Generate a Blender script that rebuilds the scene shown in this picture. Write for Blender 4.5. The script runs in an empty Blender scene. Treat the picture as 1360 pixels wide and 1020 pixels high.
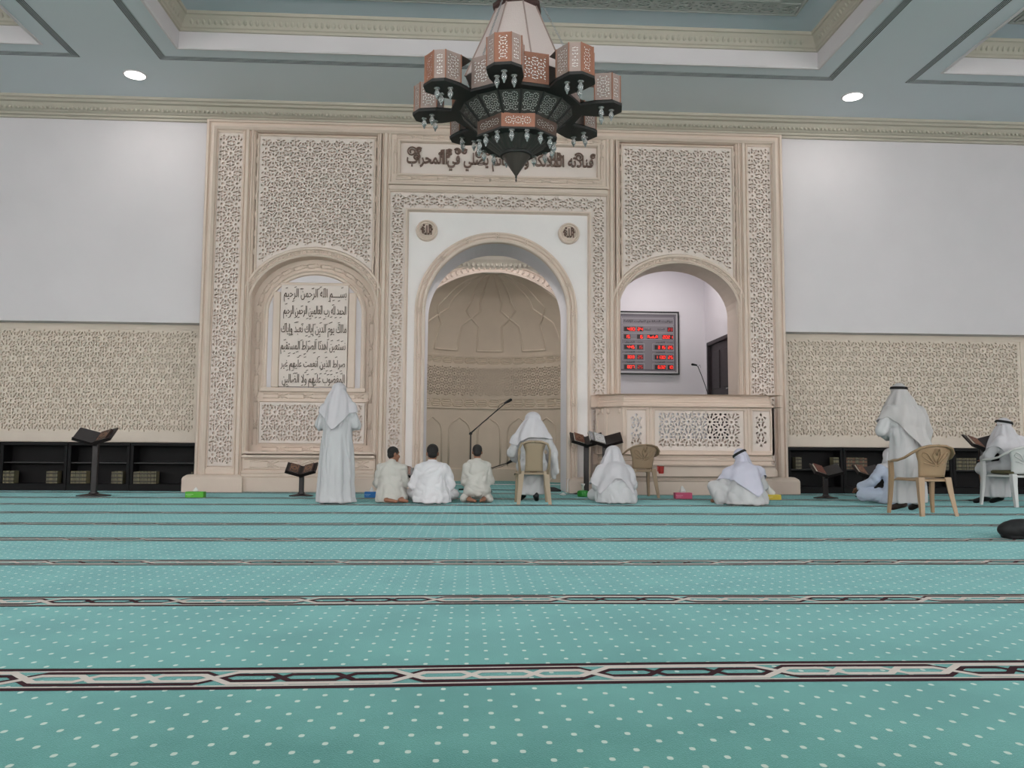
import bpy, bmesh, math, random
import numpy as np
from mathutils import Vector, Matrix, Euler, noise
from mathutils.bvhtree import BVHTree
from mathutils.geometry import delaunay_2d_cdt

# ------------------------------------------------------------------ camera
SC = bpy.context.scene
COL = SC.collection
PI = math.pi
YAW, PITCH, ROLL, CAM_H = .0528, .0788, -.0067, .75
_fw = Vector((math.sin(YAW) * math.cos(PITCH), math.cos(YAW) * math.cos(PITCH), math.sin(PITCH)))
_r0 = Vector((math.cos(YAW), -math.sin(YAW), 0))
_u0 = _r0.cross(_fw)
_rt = _r0 * math.cos(ROLL) - _u0 * math.sin(ROLL)
_up = _r0 * math.sin(ROLL) + _u0 * math.cos(ROLL)
cam_data = bpy.data.cameras.new('camera')
cam_data.sensor_width = 36
cam_data.lens = 36 * 1069 / 1360
cam_data.clip_end = 200
cam = bpy.data.objects.new('camera', cam_data)
COL.objects.link(cam)
cam.matrix_world = Matrix(((_rt.x, _up.x, -_fw.x, 0), (_rt.y, _up.y, -_fw.y, 0), (_rt.z, _up.z, -_fw.z, CAM_H), (0, 0, 0, 1)))
SC.camera = cam
# ------------------------------------------------------------------ world, exposure
world = bpy.data.worlds.new('world')
SC.world = world
world.use_nodes = True
world.node_tree.nodes['Background'].inputs[0].default_value = (1, .95, .9, 1)
world.node_tree.nodes['Background'].inputs[1].default_value = .3
SC.view_settings.view_transform = 'Standard'
SC.view_settings.look = 'None'
SC.view_settings.gamma = 1
SC.view_settings.use_curve_mapping = False
SC.view_settings.exposure = -.90
FILL_PANE_E = 19.0           # strength of the glowing panes added out of view to fill the hall
DOWNLIGHT_W = 30.0        # power of one recessed ceiling downlight
COVE_W = 60.0             # power per side of the hidden coffer lighting
CX = .47                  # symmetry axis of the prayer wall
YF = 13.49                # front plane of the carved facade
CEIL = 6.52
# first pair is seen; the rear rows are added unseen to light the hall
DL = [(-5.27, 12.45), (6.21, 12.45)]
for yy in (3.6, -1.2, -6.0):
    for xx in (-11.0, -8.1, -5.27, -2.4, .47, 3.35, 6.21, 9.1, 12.0):
        DL.append((xx, yy))
for i, (xx, yy) in enumerate(DL):
    ld = bpy.data.lights.new('downlight_lamp', 'AREA')
    ld.shape = 'DISK'; ld.size = .28; ld.energy = DOWNLIGHT_W * (1.0 if i > 1 else .6); ld.color = (1, .945, .89)
    lo = bpy.data.objects.new('downlight_lamp', ld)
    COL.objects.link(lo); lo.location = (xx, yy, CEIL - .045)
# ------------------------------------------------------------------ helpers
def srgb(r, g, b):
    def c(v):
        v /= 255
        return v / 12.92 if v <= .04045 else ((v + .055) / 1.055) ** 2.4
    return (c(r), c(g), c(b), 1)

MATS = {}
def mat(name, rgb, rough=.6, metal=0, var=0, vscale=4, bump=0, bscale=60, emit=0, spec=.5, stretch=(1, 1, 1), trans=0):
    if name in MATS: return MATS[name]
    m = bpy.data.materials.new(name); m.use_nodes = True
    nt = m.node_tree; b = nt.nodes['Principled BSDF']
    col = srgb(*rgb)
    b.inputs['Base Color'].default_value = col
    b.inputs['Roughness'].default_value = rough
    b.inputs['Metallic'].default_value = metal
    b.inputs['Specular IOR Level'].default_value = spec
    if trans: b.inputs['Transmission Weight'].default_value = trans
    if emit:
        b.inputs['Emission Color'].default_value = col
        b.inputs['Emission Strength'].default_value = emit
    if var or bump:
        tc = nt.nodes.new('ShaderNodeTexCoord'); mp = nt.nodes.new('ShaderNodeMapping')
        mp.inputs['Scale'].default_value = stretch
        nt.links.new(tc.outputs['Object'], mp.inputs['Vector'])
    if var:
        n = nt.nodes.new('ShaderNodeTexNoise'); n.inputs['Scale'].default_value = vscale; n.inputs['Detail'].default_value = 4
        nt.links.new(mp.outputs[0], n.inputs['Vector'])
        r = nt.nodes.new('ShaderNodeValToRGB')
        r.color_ramp.elements[0].position = .3; r.color_ramp.elements[1].position = .7
        r.color_ramp.elements[0].color = tuple(c * (1 - var) for c in col[:3]) + (1,)
        r.color_ramp.elements[1].color = tuple(min(1, c * (1 + var)) for c in col[:3]) + (1,)
        nt.links.new(n.outputs['Fac'], r.inputs[0]); nt.links.new(r.outputs[0], b.inputs['Base Color'])
    if bump:
        n2 = nt.nodes.new('ShaderNodeTexNoise'); n2.inputs['Scale'].default_value = bscale; n2.inputs['Detail'].default_value = 3
        nt.links.new(mp.outputs[0], n2.inputs['Vector'])
        bp = nt.nodes.new('ShaderNodeBump'); bp.inputs['Strength'].default_value = bump; bp.inputs['Distance'].default_value = .01
        nt.links.new(n2.outputs['Fac'], bp.inputs['Height']); nt.links.new(bp.outputs[0], b.inputs['Normal'])
    MATS[name] = m
    return m

class MB:
    """collects vertices and faces, then becomes ONE mesh object"""
    def __init__(s): s.v = []; s.f = []; s.mi = []; s.cur = 0
    def add(s, vs, fs):
        o = len(s.v); s.v.extend([tuple(p) for p in vs])
        for f in fs: s.f.append(tuple(i + o for i in f)); s.mi.append(s.cur)
        return s
    def quad(s, a, b, c, d): return s.add([a, b, c, d], [(0, 1, 2, 3)])
    def box(s, x0, x1, y0, y1, z0, z1, bev=0):
        if bev:
            b = min(bev, (x1 - x0) / 3, (y1 - y0) / 3, (z1 - z0) / 3)
            vs = []; 
            for z, q in ((z0, b), (z0 + b, 0), (z1 - b, 0), (z1, b)):
                vs += [(x0 + q + b, y0 + q, z), (x1 - q - b, y0 + q, z), (x1 - q, y0 + q + b, z), (x1 - q, y1 - q - b, z), (x1 - q - b, y1 - q, z), (x0 + q + b, y1 - q, z), (x0 + q, y1 - q - b, z), (x0 + q, y0 + q + b, z)]
            fs = [tuple(range(7, -1, -1)), tuple(range(24, 32))]
            for k in range(3):
                for i in range(8):
                    j = (i + 1) % 8; fs.append((k * 8 + i, k * 8 + j, k * 8 + 8 + j, k * 8 + 8 + i))
            return s.add(vs, fs)
        return s.add([(x0, y0, z0), (x1, y0, z0), (x1, y1, z0), (x0, y1, z0), (x0, y0, z1), (x1, y0, z1), (x1, y1, z1), (x0, y1, z1)],
                     [(3, 2, 1, 0), (4, 5, 6, 7), (0, 1, 5, 4), (1, 2, 6, 5), (2, 3, 7, 6), (3, 0, 4, 7)])
    def obox(s, c, X, Y, Z):
        """box from centre and three half-axis vectors"""
        c, X, Y, Z = Vector(c), Vector(X), Vector(Y), Vector(Z)
        vs = [c + X * a + Y * b + Z * d for d in (-1, 1) for a, b in ((-1, -1), (1, -1), (1, 1), (-1, 1))]
        return s.add(vs, [(3, 2, 1, 0), (4, 5, 6, 7), (0, 1, 5, 4), (1, 2, 6, 5), (2, 3, 7, 6), (3, 0, 4, 7)])
    def rings(s, rs, closed=True, cap0=True, cap1=True):
        n = len(rs[0]); vs = [p for r in rs for p in r]; fs = []
        for k in range(len(rs) - 1):
            for i in range(n if closed else n - 1):
                j = (i + 1) % n; fs.append((k * n + i, k * n + j, (k + 1) * n + j, (k + 1) * n + i))
        if closed and cap0: fs.append(tuple(range(n - 1, -1, -1)))
        if closed and cap1: fs.append(tuple(range((len(rs) - 1) * n, len(rs) * n)))
        return s.add(vs, fs)
    def lathe(s, prof, seg=24, c=(0, 0, 0), a0=0, flat=None):
        """prof: (r, z) list; bottom to top"""
        rs = [[(c[0] + r * math.cos(a0 + 2 * PI * i / seg), c[1] + r * math.sin(a0 + 2 * PI * i / seg), c[2] + z) for i in range(seg)] for r, z in prof]
        return s.rings(rs)
    def tube(s, path, r, seg=8, flat=1.0, upv=None):
        path = [Vector(p) for p in path]; n = len(path); rs = []; prev = None
        for i, p in enumerate(path):
            t = (path[min(i + 1, n - 1)] - path[max(i - 1, 0)]).normalized()
            if prev is None:
                a = Vector(upv) if upv else (Vector((0, 0, 1)) if abs(t.z) < .9 else Vector((1, 0, 0)))
            else: a = prev
            b = t.cross(a)
            if b.length < 1e-6: b = t.orthogonal()
            b.normalize(); a = b.cross(t).normalized(); prev = a
            rr = r[i] if isinstance(r, (list, tuple)) else r
            rs.append([tuple(p + (a * math.cos(2 * PI * k / seg) * rr * flat + b * math.sin(2 * PI * k / seg) * rr)) for k in range(seg)])
        return s.rings(rs)
    def capsule(s, p0, p1, r0, r1, seg=14, cap=4):
        p0, p1 = Vector(p0), Vector(p1); t = p1 - p0
        if t.length < 1e-6: t = Vector((0, 0, 1e-3))
        d = t.normalized(); a = d.orthogonal().normalized(); b = d.cross(a); rs = []
        for k in range(cap):
            q = (k + .35) / (cap) * PI / 2
            rs.append((p0 - d * r0 * math.cos(q), r0 * math.sin(q)))
        rs.append((p0, r0)); rs.append((p1, r1))
        for k in range(cap - 1, -1, -1):
            q = (k + .35) / (cap) * PI / 2
            rs.append((p1 + d * r1 * math.cos(q), r1 * math.sin(q)))
        return s.rings([[tuple(c + (a * math.cos(2 * PI * i / seg) + b * math.sin(2 * PI * i / seg)) * r) for i in range(seg)] for c, r in rs])
    def ell(s, c, r, rot=None, seg=18, st=12):
        M = rot if rot is not None else Matrix.Identity(3); c = Vector(c); rs = []
        for k in range(st + 1):
            q = PI * (k + .25) / (st + .5)
            rs.append([tuple(c + M @ Vector((r[0] * math.sin(q) * math.cos(2 * PI * i / seg), r[1] * math.sin(q) * math.sin(2 * PI * i / seg), -r[2] * math.cos(q)))) for i in range(seg)])
        return s.rings(rs)
    def sweep(s, path, prof, closed, to3):
        """profile (inset t, height d) along a 2-D path with mitred corners; to3(u, v, d) -> xyz"""
        P = [Vector(p) for p in path]; n = len(P); rs = []
        for i in range(n):
            a = P[(i - 1) % n] if (closed or i > 0) else None
            b = P[(i + 1) % n] if (closed or i < n - 1) else None
            d0 = (P[i] - a).normalized() if a is not None else None
            d1 = (b - P[i]).normalized() if b is not None else None
            if d0 is None: d0 = d1
            if d1 is None: d1 = d0
            n0 = Vector((-d0.y, d0.x)); n1 = Vector((-d1.y, d1.x)); m = n0 + n1
            m = m / max(.25, m.dot(n0))
            rs.append([to3(P[i].x + m.x * t, P[i].y + m.y * t, d) for t, d in prof])
        k = len(prof); vs = [p for r in rs for p in r]; fs = []
        for i in range(n if closed else n - 1):
            j = (i + 1) % n
            for q in range(k - 1): fs.append((i * k + q, j * k + q, j * k + q + 1, i * k + q + 1))
        if not closed:
            fs.append(tuple(range(k))); fs.append(tuple(range((n - 1) * k + k - 1, (n - 1) * k - 1, -1)))
        return s.add(vs, fs)
    def plate(s, outer, holes, to3, d0, d1, walls=True, outer_walls=True, back=False):
        """flat plate with holes: front at depth d0, hole walls run to d1"""
        vs = []; faces = []
        def ccw(p): return p if sum(p[i][0] * p[(i + 1) % len(p)][1] - p[(i + 1) % len(p)][0] * p[i][1] for i in range(len(p))) > 0 else p[::-1]
        outer = ccw(outer); holes = [ccw(h) for h in holes]
        for poly in [outer] + holes:
            o = len(vs); vs += [Vector((p[0], p[1])) for p in poly]; faces.append(list(range(o, len(vs))))
        edges = [(f[i], f[(i + 1) % len(f)]) for f in faces for i in range(len(f))]
        vo, _, fo, _, _, of = delaunay_2d_cdt(vs, edges, faces, 0, 1e-6, True)
        keep = [f for f, o in zip(fo, of) if o == [0] or (0 in o and len(o) == 1)]
        s.add([to3(p.x, p.y, d0) for p in vo], keep)
        if back: s.add([to3(p.x, p.y, d1) for p in vo], [f[::-1] for f in keep])
        if walls:
            for k, poly in enumerate([outer] + holes):
                if k == 0 and not outer_walls: continue
                n = len(poly); w = [to3(p[0], p[1], d0) for p in poly] + [to3(p[0], p[1], d1) for p in poly]
                s.add(w, [(i, (i + 1) % n, n + (i + 1) % n, n + i) for i in range(n)])
        return s
    def xform(s, M, start=0):
        s.v[start:] = [tuple(M @ Vector(p)) for p in s.v[start:]]
        return s
    def mesh(s, name):
        me = bpy.data.meshes.new(name); me.from_pydata(s.v, [], s.f); me.update()
        return me
    def obj(s, name, m=None, parent=None, smooth=False, fix=True, loc=None):
        me = s.mesh(name)
        for q in (m if isinstance(m, (list, tuple)) else [m]):
            if q: me.materials.append(q)
        if isinstance(m, (list, tuple)): me.polygons.foreach_set('material_index', s.mi)
        if fix:
            bm = bmesh.new(); bm.from_mesh(me); bmesh.ops.recalc_face_normals(bm, faces=bm.faces); bm.to_mesh(me); bm.free()
        if smooth:
            me.polygons.foreach_set('use_smooth', [True] * len(me.polygons))
            if smooth != 'all': me.set_sharp_from_angle(angle=math.radians(smooth if smooth > 1 else 40))
        return link(name, me, parent, loc)

def link(name, me, parent=None, loc=None):
    o = bpy.data.objects.new(name, me); COL.objects.link(o)
    if parent: o.parent = parent
    if loc: o.location = loc
    return o
def tag(o, label=None, cat=None, group=None, kind=None):
    if label: o['label'] = label
    if cat: o['category'] = cat
    if group: o['group'] = group
    if kind: o['kind'] = kind
    return o
def thing(name, label, cat, loc=(0, 0, 0), rz=0, group=None):
    o = bpy.data.objects.new(name, None); o.empty_display_size = .1; COL.objects.link(o)
    o.location = loc; o.rotation_euler = (0, 0, rz)
    return tag(o, label, cat, group)
def struct(mb, name, m, **k): return tag(mb.obj(name, m, **k), kind='structure')
def dup(root, loc, rz=0, label=None, group=None):
    r = root.copy(); COL.objects.link(r); r.location = loc; r.rotation_euler = (0, 0, rz)
    if label: r['label'] = label
    if group: r['group'] = group
    for ch in list(root.children):
        c = ch.copy(); COL.objects.link(c); c.parent = r
        for g in list(ch.children):
            d = g.copy(); COL.objects.link(d); d.parent = c
    return r
def WY(Y):
    return lambda u, v, d: (u, Y - d, v)      # wall plane facing the hall: (x, z, protrusion)
def arc(cx, cz, a, b, t0, t1, n):
    return [(cx + a * math.cos(t0 + (t1 - t0) * i / n), cz + b * math.sin(t0 + (t1 - t0) * i / n)) for i in range(n + 1)]
def arch(cx, a, b, zs, z0, n=28):
    """closed outline, counter-clockwise from bottom right"""
    return [(cx - a, z0), (cx + a, z0)] + arc(cx, zs, a, b, 0, PI, n)
def rect(x0, x1, z0, z1): return [(x0, z0), (x1, z0), (x1, z1), (x0, z1)]
def arch_path(cx, a, b, zs, z0, n=32):
    """open path up the left leg, over, down the right leg (interior on the right hand side)"""
    return [(cx - a, z0)] + arc(cx, zs, a, b, PI, 0, n) + [(cx + a, z0)]

# --- carved lattice: rosettes of ten kite-shaped holes round a decagonal one
def lattice_holes(inside, x0, x1, z0, z1, cw, ox=0, oz=0, rot=True):
    if rot:
        return [[(b, a) for a, b in p] for p in lattice_holes(lambda a, b: inside(b, a), z0, z1, x0, x1, cw, oz, ox, False)]
    ch = cw * .70; out = []; R1 = .230 * cw; R2 = .388 * cw; seen = {}
    def put(poly, key):
        k = (round(key[0] / (.05 * cw)), round(key[1] / (.05 * cw)))
        for a in (-1, 0, 1):
            for b in (-1, 0, 1):
                if (k[0] + a, k[1] + b) in seen: return
        if all(inside(*p) for p in poly): seen[k] = 1; out.append(poly)
    cs = []
    for i in range(int((x0 - ox) / cw) - 2, int((x1 - ox) / cw) + 3):
        for j in range(int((z0 - oz) / ch) - 2, int((z1 - oz) / ch) + 3):
            cs += [(ox + i * cw, oz + j * ch), (ox + (i + .5) * cw, oz + (j + .5) * ch)]
    for cx, cz in cs:
        put([(cx + .066 * cw * math.cos(k * PI / 5), cz + .066 * cw * math.sin(k * PI / 5)) for k in range(10)], (cx, cz))
    def kite(cx, cz, r, t, L, W, fl=1):
        c, s = math.cos(t), math.sin(t); px, pz = cx + c * r, cz + s * r
        return [(px + c * u * fl - s * v, pz + s * u * fl + c * v) for u, v in ((-.52 * L, .16 * W), (-.52 * L, -.16 * W), (.0, -.5 * W), (.5 * L, -.3 * W), (.5 * L, .3 * W), (.0, .5 * W))][::fl]
    for cx, cz in cs:
        for k in range(10):
            t = k * PI / 5; r = R1 * (.95 if k in (0, 5) else 1)
            put(kite(cx, cz, r, t, .135 * cw, .104 * cw), (cx + r * math.cos(t), cz + r * math.sin(t)))
    for cx, cz in cs:
        for k in (0, 5, 2, 3, 7, 8):
            t = k * PI / 5; r = R2 * (.95 if k in (0, 5) else .93)
            put(kite(cx, cz, r, t, .125 * cw, .104 * cw, -1), (cx + r * math.cos(t), cz + r * math.sin(t)))
    for cx, cz in cs:
        for k in range(10):
            t = (k + .5) * PI / 5; r = .33 * cw
            q = (cx + r * math.cos(t), cz + r * math.sin(t))
            put([(q[0] + .034 * cw * math.cos(a), q[1] + .034 * cw * math.sin(a)) for a in (t, t + 2.09, t + 4.19)], q)
    return out
def lattice(name, outline, inside, cw, to3, d0, d1, m, parent, ox=0, oz=0, back=False):
    xs = [p[0] for p in outline]; zs = [p[1] for p in outline]
    hs = lattice_holes(inside, min(xs), max(xs), min(zs), max(zs), cw, ox, oz)
    return MB().plate(outline, hs, to3, d0, d1, back=back).obj(name, m, parent)
def rect_lattice(name, x0, x1, z0, z1, cw, to3, d0, d1, m, parent, mar=.02, ox=None, oz=None, back=False):
    ins = lambda x, z: x0 + mar < x < x1 - mar and z0 + mar < z < z1 - mar
    return lattice(name, rect(x0, x1, z0, z1), ins, cw, to3, d0, d1, m, parent, (x0 + x1) / 2 if ox is None else ox, (z0 + z1) / 2 if oz is None else oz, back)

# --- Arabic lettering: contextual letter forms, laid out right to left
_AR = {'ا': (0xFE8D, 0xFE8E), 'أ': (0xFE83, 0xFE84), 'إ': (0xFE87, 0xFE88), 'ب': 0xFE8F, 'ة': (0xFE93, 0xFE94), 'ت': 0xFE95, 'ج': 0xFE9D, 'ح': 0xFEA1,
       'خ': 0xFEA5, 'د': (0xFEA9, 0xFEAA), 'ذ': (0xFEAB, 0xFEAC), 'ر': (0xFEAD, 0xFEAE), 'ز': (0xFEAF, 0xFEB0), 'س': 0xFEB1, 'ش': 0xFEB5, 'ص': 0xFEB9,
       'ض': 0xFEBD, 'ط': 0xFEC1, 'ظ': 0xFEC5, 'ع': 0xFEC9, 'غ': 0xFECD, 'ف': 0xFED1, 'ق': 0xFED5, 'ك': 0xFED9, 'ل': 0xFEDD, 'م': 0xFEE1, 'ن': 0xFEE5,
       'ه': 0xFEE9, 'و': (0xFEED, 0xFEEE), 'ى': (0xFEEF, 0xFEF0), 'ي': 0xFEF1, 'ئ': 0xFE89, 'ء': (0xFE80,), 'ـ': 0x640}
def arabic(s):
    s = s.replace('لا', '\u0001'); out = []
    AR = dict(_AR); AR['\u0001'] = (0xFEFB, 0xFEFC)
    for i, ch in enumerate(s):
        f = AR.get(ch)
        if f is None: out.append(ch); continue
        if f == 0x640: out.append('ـ'); continue
        prev = s[i - 1] if i else ' '; nxt = s[i + 1] if i + 1 < len(s) else ' '
        jp = isinstance(AR.get(prev), int)
        jn = nxt in AR and isinstance(f, int) and nxt != 'ء'
        if isinstance(f, int): out.append(chr(f + (3 if jp and jn else 1 if jp else 2 if jn else 0)))
        else: out.append(chr(f[1] if jp and len(f) > 1 else f[0]))
    return ''.join(out[::-1])
def lettering(name, text, x0, x1, z0, z1, to3, depth, m, parent, bold=0.0, rtl=True):
    cu = bpy.data.curves.new(name, 'FONT'); cu.body = arabic(text) if rtl else text
    cu.offset = bold; cu.extrude = .5; cu.resolution_u = 3; cu.space_character = 1.0
    ob = bpy.data.objects.new(name, cu); COL.objects.link(ob)
    dg = bpy.context.evaluated_depsgraph_get(); dg.update()
    me = bpy.data.meshes.new_from_object(ob.evaluated_get(dg))
    bpy.data.objects.remove(ob)
    co = np.array([v.co[:] for v in me.vertices]); lo, hi = co.min(0), co.max(0)
    for v, c in zip(me.vertices, co):
        u = x0 + (c[0] - lo[0]) / (hi[0] - lo[0]) * (x1 - x0); w = z0 + (c[1] - lo[1]) / (hi[1] - lo[1]) * (z1 - z0)
        v.co = to3(u, w, depth * (1 if c[2] > 0 else 0))
    me.materials.clear(); me.materials.append(m); me.update()
    return link(name, me, parent)

# ------------------------------------------------------------------ materials
M_WHITE = mat('white_plaster', (224, 219, 223), .75, var=.02, vscale=1.5)
M_CREAM = mat('cream_plaster', (226, 208, 195), .7, var=.03, vscale=3, bump=.05, bscale=40)
M_CREAMP = mat('pale_plaster', (232, 219, 212), .7, var=.02, vscale=3)
M_SPAN = mat('white_stucco', (246, 241, 241), .7, var=.015, vscale=3)
M_SAND = mat('sand_plaster', (229, 216, 203), .75, var=.03, vscale=3)
M_NICHE = mat('niche_plaster', (212, 197, 180), .75, var=.03, vscale=3)
M_CORN = mat('cornice_paint', (196, 189, 176), .7)
M_CEIL = mat('ceiling_paint', (222, 231, 238), .7, var=.015, vscale=.6)
M_CEILIN = mat('coffer_paint', (204, 217, 228), .7)
M_RING = mat('coffer_band_paint', (178, 180, 178), .7)
M_SLOT = mat('slot_black', (14, 15, 18), .8, spec=.2)
M_LETTER = mat('letter_bronze', (116, 92, 82), .6)
M_INK = mat('carved_ink', (92, 76, 66), .7)
M_DARKW = mat('dark_wood', (42, 33, 36), .45, var=.25, vscale=5, stretch=(1, 1, 6))
M_SHELF = mat('dark_shelf_wood', (15, 13, 16), .6, spec=.25, var=.2, vscale=4)
M_BLACK = mat('black_metal', (22, 22, 24), .45)
M_CARPETD = mat('carpet_dark', (58, 36, 42), .95, spec=.1)
M_CARPETC = mat('carpet_cream', (200, 191, 186), .95, spec=.1)
# ================================================================== SETTING
X0, X1, Y0R, Y1R = -13.8, 14.8, -9.0, 19.2
# ---- carpet: teal pile with small cream dots in staggered rows (flat woven print)
def carpet_material():
    m = bpy.data.materials.new('teal_carpet'); m.use_nodes = True; nt = m.node_tree; N = nt.nodes; L = nt.links
    b = N['Principled BSDF']; b.inputs['Roughness'].default_value = .95; b.inputs['Specular IOR Level'].default_value = .15
    b.inputs['Sheen Weight'].default_value = .75; b.inputs['Sheen Roughness'].default_value = .38
    b.inputs['Sheen Tint'].default_value = srgb(168, 222, 230)
    tc = N.new('ShaderNodeTexCoord'); sp = N.new('ShaderNodeSeparateXYZ'); L.new(tc.outputs['Object'], sp.inputs[0])
    def mth(op, a, c=None, d=None):
        n = N.new('ShaderNodeMath'); n.operation = op
        for i, x in enumerate((a, c, d)):
            if x is None: continue
            if isinstance(x, (int, float)): n.inputs[i].default_value = x
            else: L.new(x, n.inputs[i])
        return n.outputs[0]
    nz = N.new('ShaderNodeTexNoise'); nz.inputs['Scale'].default_value = .35; L.new(tc.outputs['Object'], nz.inputs['Vector'])
    wob = mth('MULTIPLY', mth('SUBTRACT', nz.outputs['Fac'], .5), .12)
    v = mth('DIVIDE', mth('ADD', sp.outputs['Y'], wob), .058)
    row = mth('FLOOR', v)
    u = mth('ADD', mth('DIVIDE', sp.outputs['X'], .142), mth('MULTIPLY', mth('MODULO', row, 2.0), .5))
    fu = mth('ABSOLUTE', mth('SUBTRACT', mth('FRACT', u), .5)); fv = mth('ABSOLUTE', mth('SUBTRACT', mth('FRACT', v), .5))
    du = mth('POWER', mth('DIVIDE', fu, .054), 2.6); dv = mth('POWER', mth('DIVIDE', fv, .185), 2.6)
    dot = N.new('ShaderNodeMapRange'); L.new(mth('ADD', du, dv), dot.inputs[0])
    dot.inputs[1].default_value = .75; dot.inputs[2].default_value = 1.3; dot.inputs[3].default_value = 1; dot.inputs[4].default_value = 0
    n2 = N.new('ShaderNodeTexNoise'); n2.inputs['Scale'].default_value = 2.2; n2.inputs['Detail'].default_value = 5; L.new(tc.outputs['Object'], n2.inputs['Vector'])
    r = N.new('ShaderNodeValToRGB'); r.color_ramp.elements[0].position = .32; r.color_ramp.elements[1].position = .7
    r.color_ramp.elements[0].color = srgb(40, 104, 90); r.color_ramp.elements[1].color = srgb(70, 130, 116)
    L.new(n2.outputs['Fac'], r.inputs[0])
    n3 = N.new('ShaderNodeTexNoise'); n3.inputs['Scale'].default_value = 260; L.new(tc.outputs['Object'], n3.inputs['Vector'])
    mx0 = N.new('ShaderNodeMix'); mx0.data_type = 'RGBA'; mx0.blend_type = 'MULTIPLY'; mx0.inputs[0].default_value = .25
    L.new(r.outputs[0], mx0.inputs[6]); L.new(n3.outputs['Fac'], mx0.inputs[7])
    mx = N.new('ShaderNodeMix'); mx.data_type = 'RGBA'; L.new(dot.outputs[0], mx.inputs[0]); L.new(mx0.outputs[2], mx.inputs[6])
    mx.inputs[7].default_value = srgb(178, 180, 168)
    L.new(mx.outputs[2], b.inputs['Base Color'])
    bp = N.new('ShaderNodeBump'); bp.inputs['Strength'].default_value = .5; bp.inputs['Distance'].default_value = .004
    L.new(n3.outputs['Fac'], bp.inputs['Height']); L.new(bp.outputs[0], b.inputs['Normal'])
    return m
floor_bm = MB().quad((X0, Y0R, 0), (X1, Y0R, 0), (X1, Y1R, 0), (X0, Y1R, 0))
M_CARPET = carpet_material()
floor = struct(floor_bm, 'floor', M_CARPET)

# ---- woven prayer-row borders: two interlaced strands between dark edge lines
def carpet_border(n, y0, phase, L=.617, W=.248):
    mb = MB(); xa, xb = -12.6, 13.2; rnd = random.Random(n)
    def wob(x): return .012 * math.sin(x * .9 + n * 1.7) + .007 * math.sin(x * 2.3 + n)
    def ribbon(pts, w, z, mi):
        mb.cur = mi
        dense = []
        for (xa_, ta), (xb_, tb) in zip(pts[:-1], pts[1:]):
            k = max(1, int(abs(xb_ - xa_) / .25))
            for i in range(k): dense.append((xa_ + (xb_ - xa_) * i / k, ta + (tb - ta) * i / k))
        dense.append(pts[-1]); P = [Vector(p) for p in dense]; vs = []
        for i, p in enumerate(P):
            d = (P[min(i + 1, len(P) - 1)] - P[max(i - 1, 0)]).normalized(); nn = Vector((-d.y, d.x)) * w / 2
            q = 1 + .25 * abs(d.y)
            for s in (-1, 1): vs.append((p.x + s * nn.x * q, y0 + p.y + s * nn.y * q + wob(p.x), z))
        mb.add(vs, [(2 * i, 2 * i + 2, 2 * i + 3, 2 * i + 1) for i in range(len(P) - 1)])
    c = W / 2
    for t in (.014, W - .014): ribbon([(xa, t), (xb, t)], .030, .0008, 0)
    for t in (.037, W - .037): ribbon([(xa, t), (xb, t)], .012, .0006, 1)
    i_, o_ = .034, .066
    k0 = int((xa - phase) / (2 * L)) - 1
    for col, off in ((0, 0.0), (1, L)):
        for sg in (1, -1):
            pts = []; s = sg
            for k in range(k0, k0 + int((xb - xa) / (2 * L)) + 4):
                a = phase + 2 * L * k + off
                pts += [(a + .05, s * i_), (a + L / 3 - .03, s * i_), (a + L / 3 + .03, -s * i_), (a + 2 * L / 3 - .03, -s * i_), (a + 2 * L / 3 + .03, s * i_), (a + L - .05, s * i_)]
                pts += [(a + L + .055, -s * o_), (a + 2 * L - .055, -s * o_)]
                s = s
            pts = [(x, c + t) for x, t in pts if xa < x < xb]
            ribbon(pts, .027 if col else .027, .0012 + .0004 * col + .0001 * (sg > 0), col)
    return mb.obj('carpet_border', [M_CARPETD, M_CARPETC], floor, fix=False)
for n, ph in zip(range(-1, 9), (.3, -.805, -.78, -.2, .5, .13, -.3, .44, -.1, .25)):
    carpet_border(n, 2.605 + 1.306 * n, ph)

# ---- hall walls
wb = MB()
WT = 2.79                                     # top of the wainscot recess
wb.box(X0, CX - 4.93, 13.6, 14.0, WT, 6.6); wb.box(CX - 4.93, CX + 4.93, 13.62, 14.0, 6.2, 6.6)
wb.box(CX + 4.93, X1, 13.6, 14.0, WT, 6.6); wb.box(10.02, X1, 13.6, 14.0, 0, WT)
wall_back = struct(wb, 'wall_back', M_WHITE)
struct(MB().box(X0 - .2, X0, Y0R, 14, 0, 7.4), 'wall_left', M_WHITE)
struct(MB().box(X1, X1 + .2, Y0R, 14, 0, 7.4), 'wall_right', M_WHITE)
struct(MB().box(X0, X1, Y0R - .2, Y0R, 0, 7.4), 'wall_front', M_WHITE)
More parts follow.
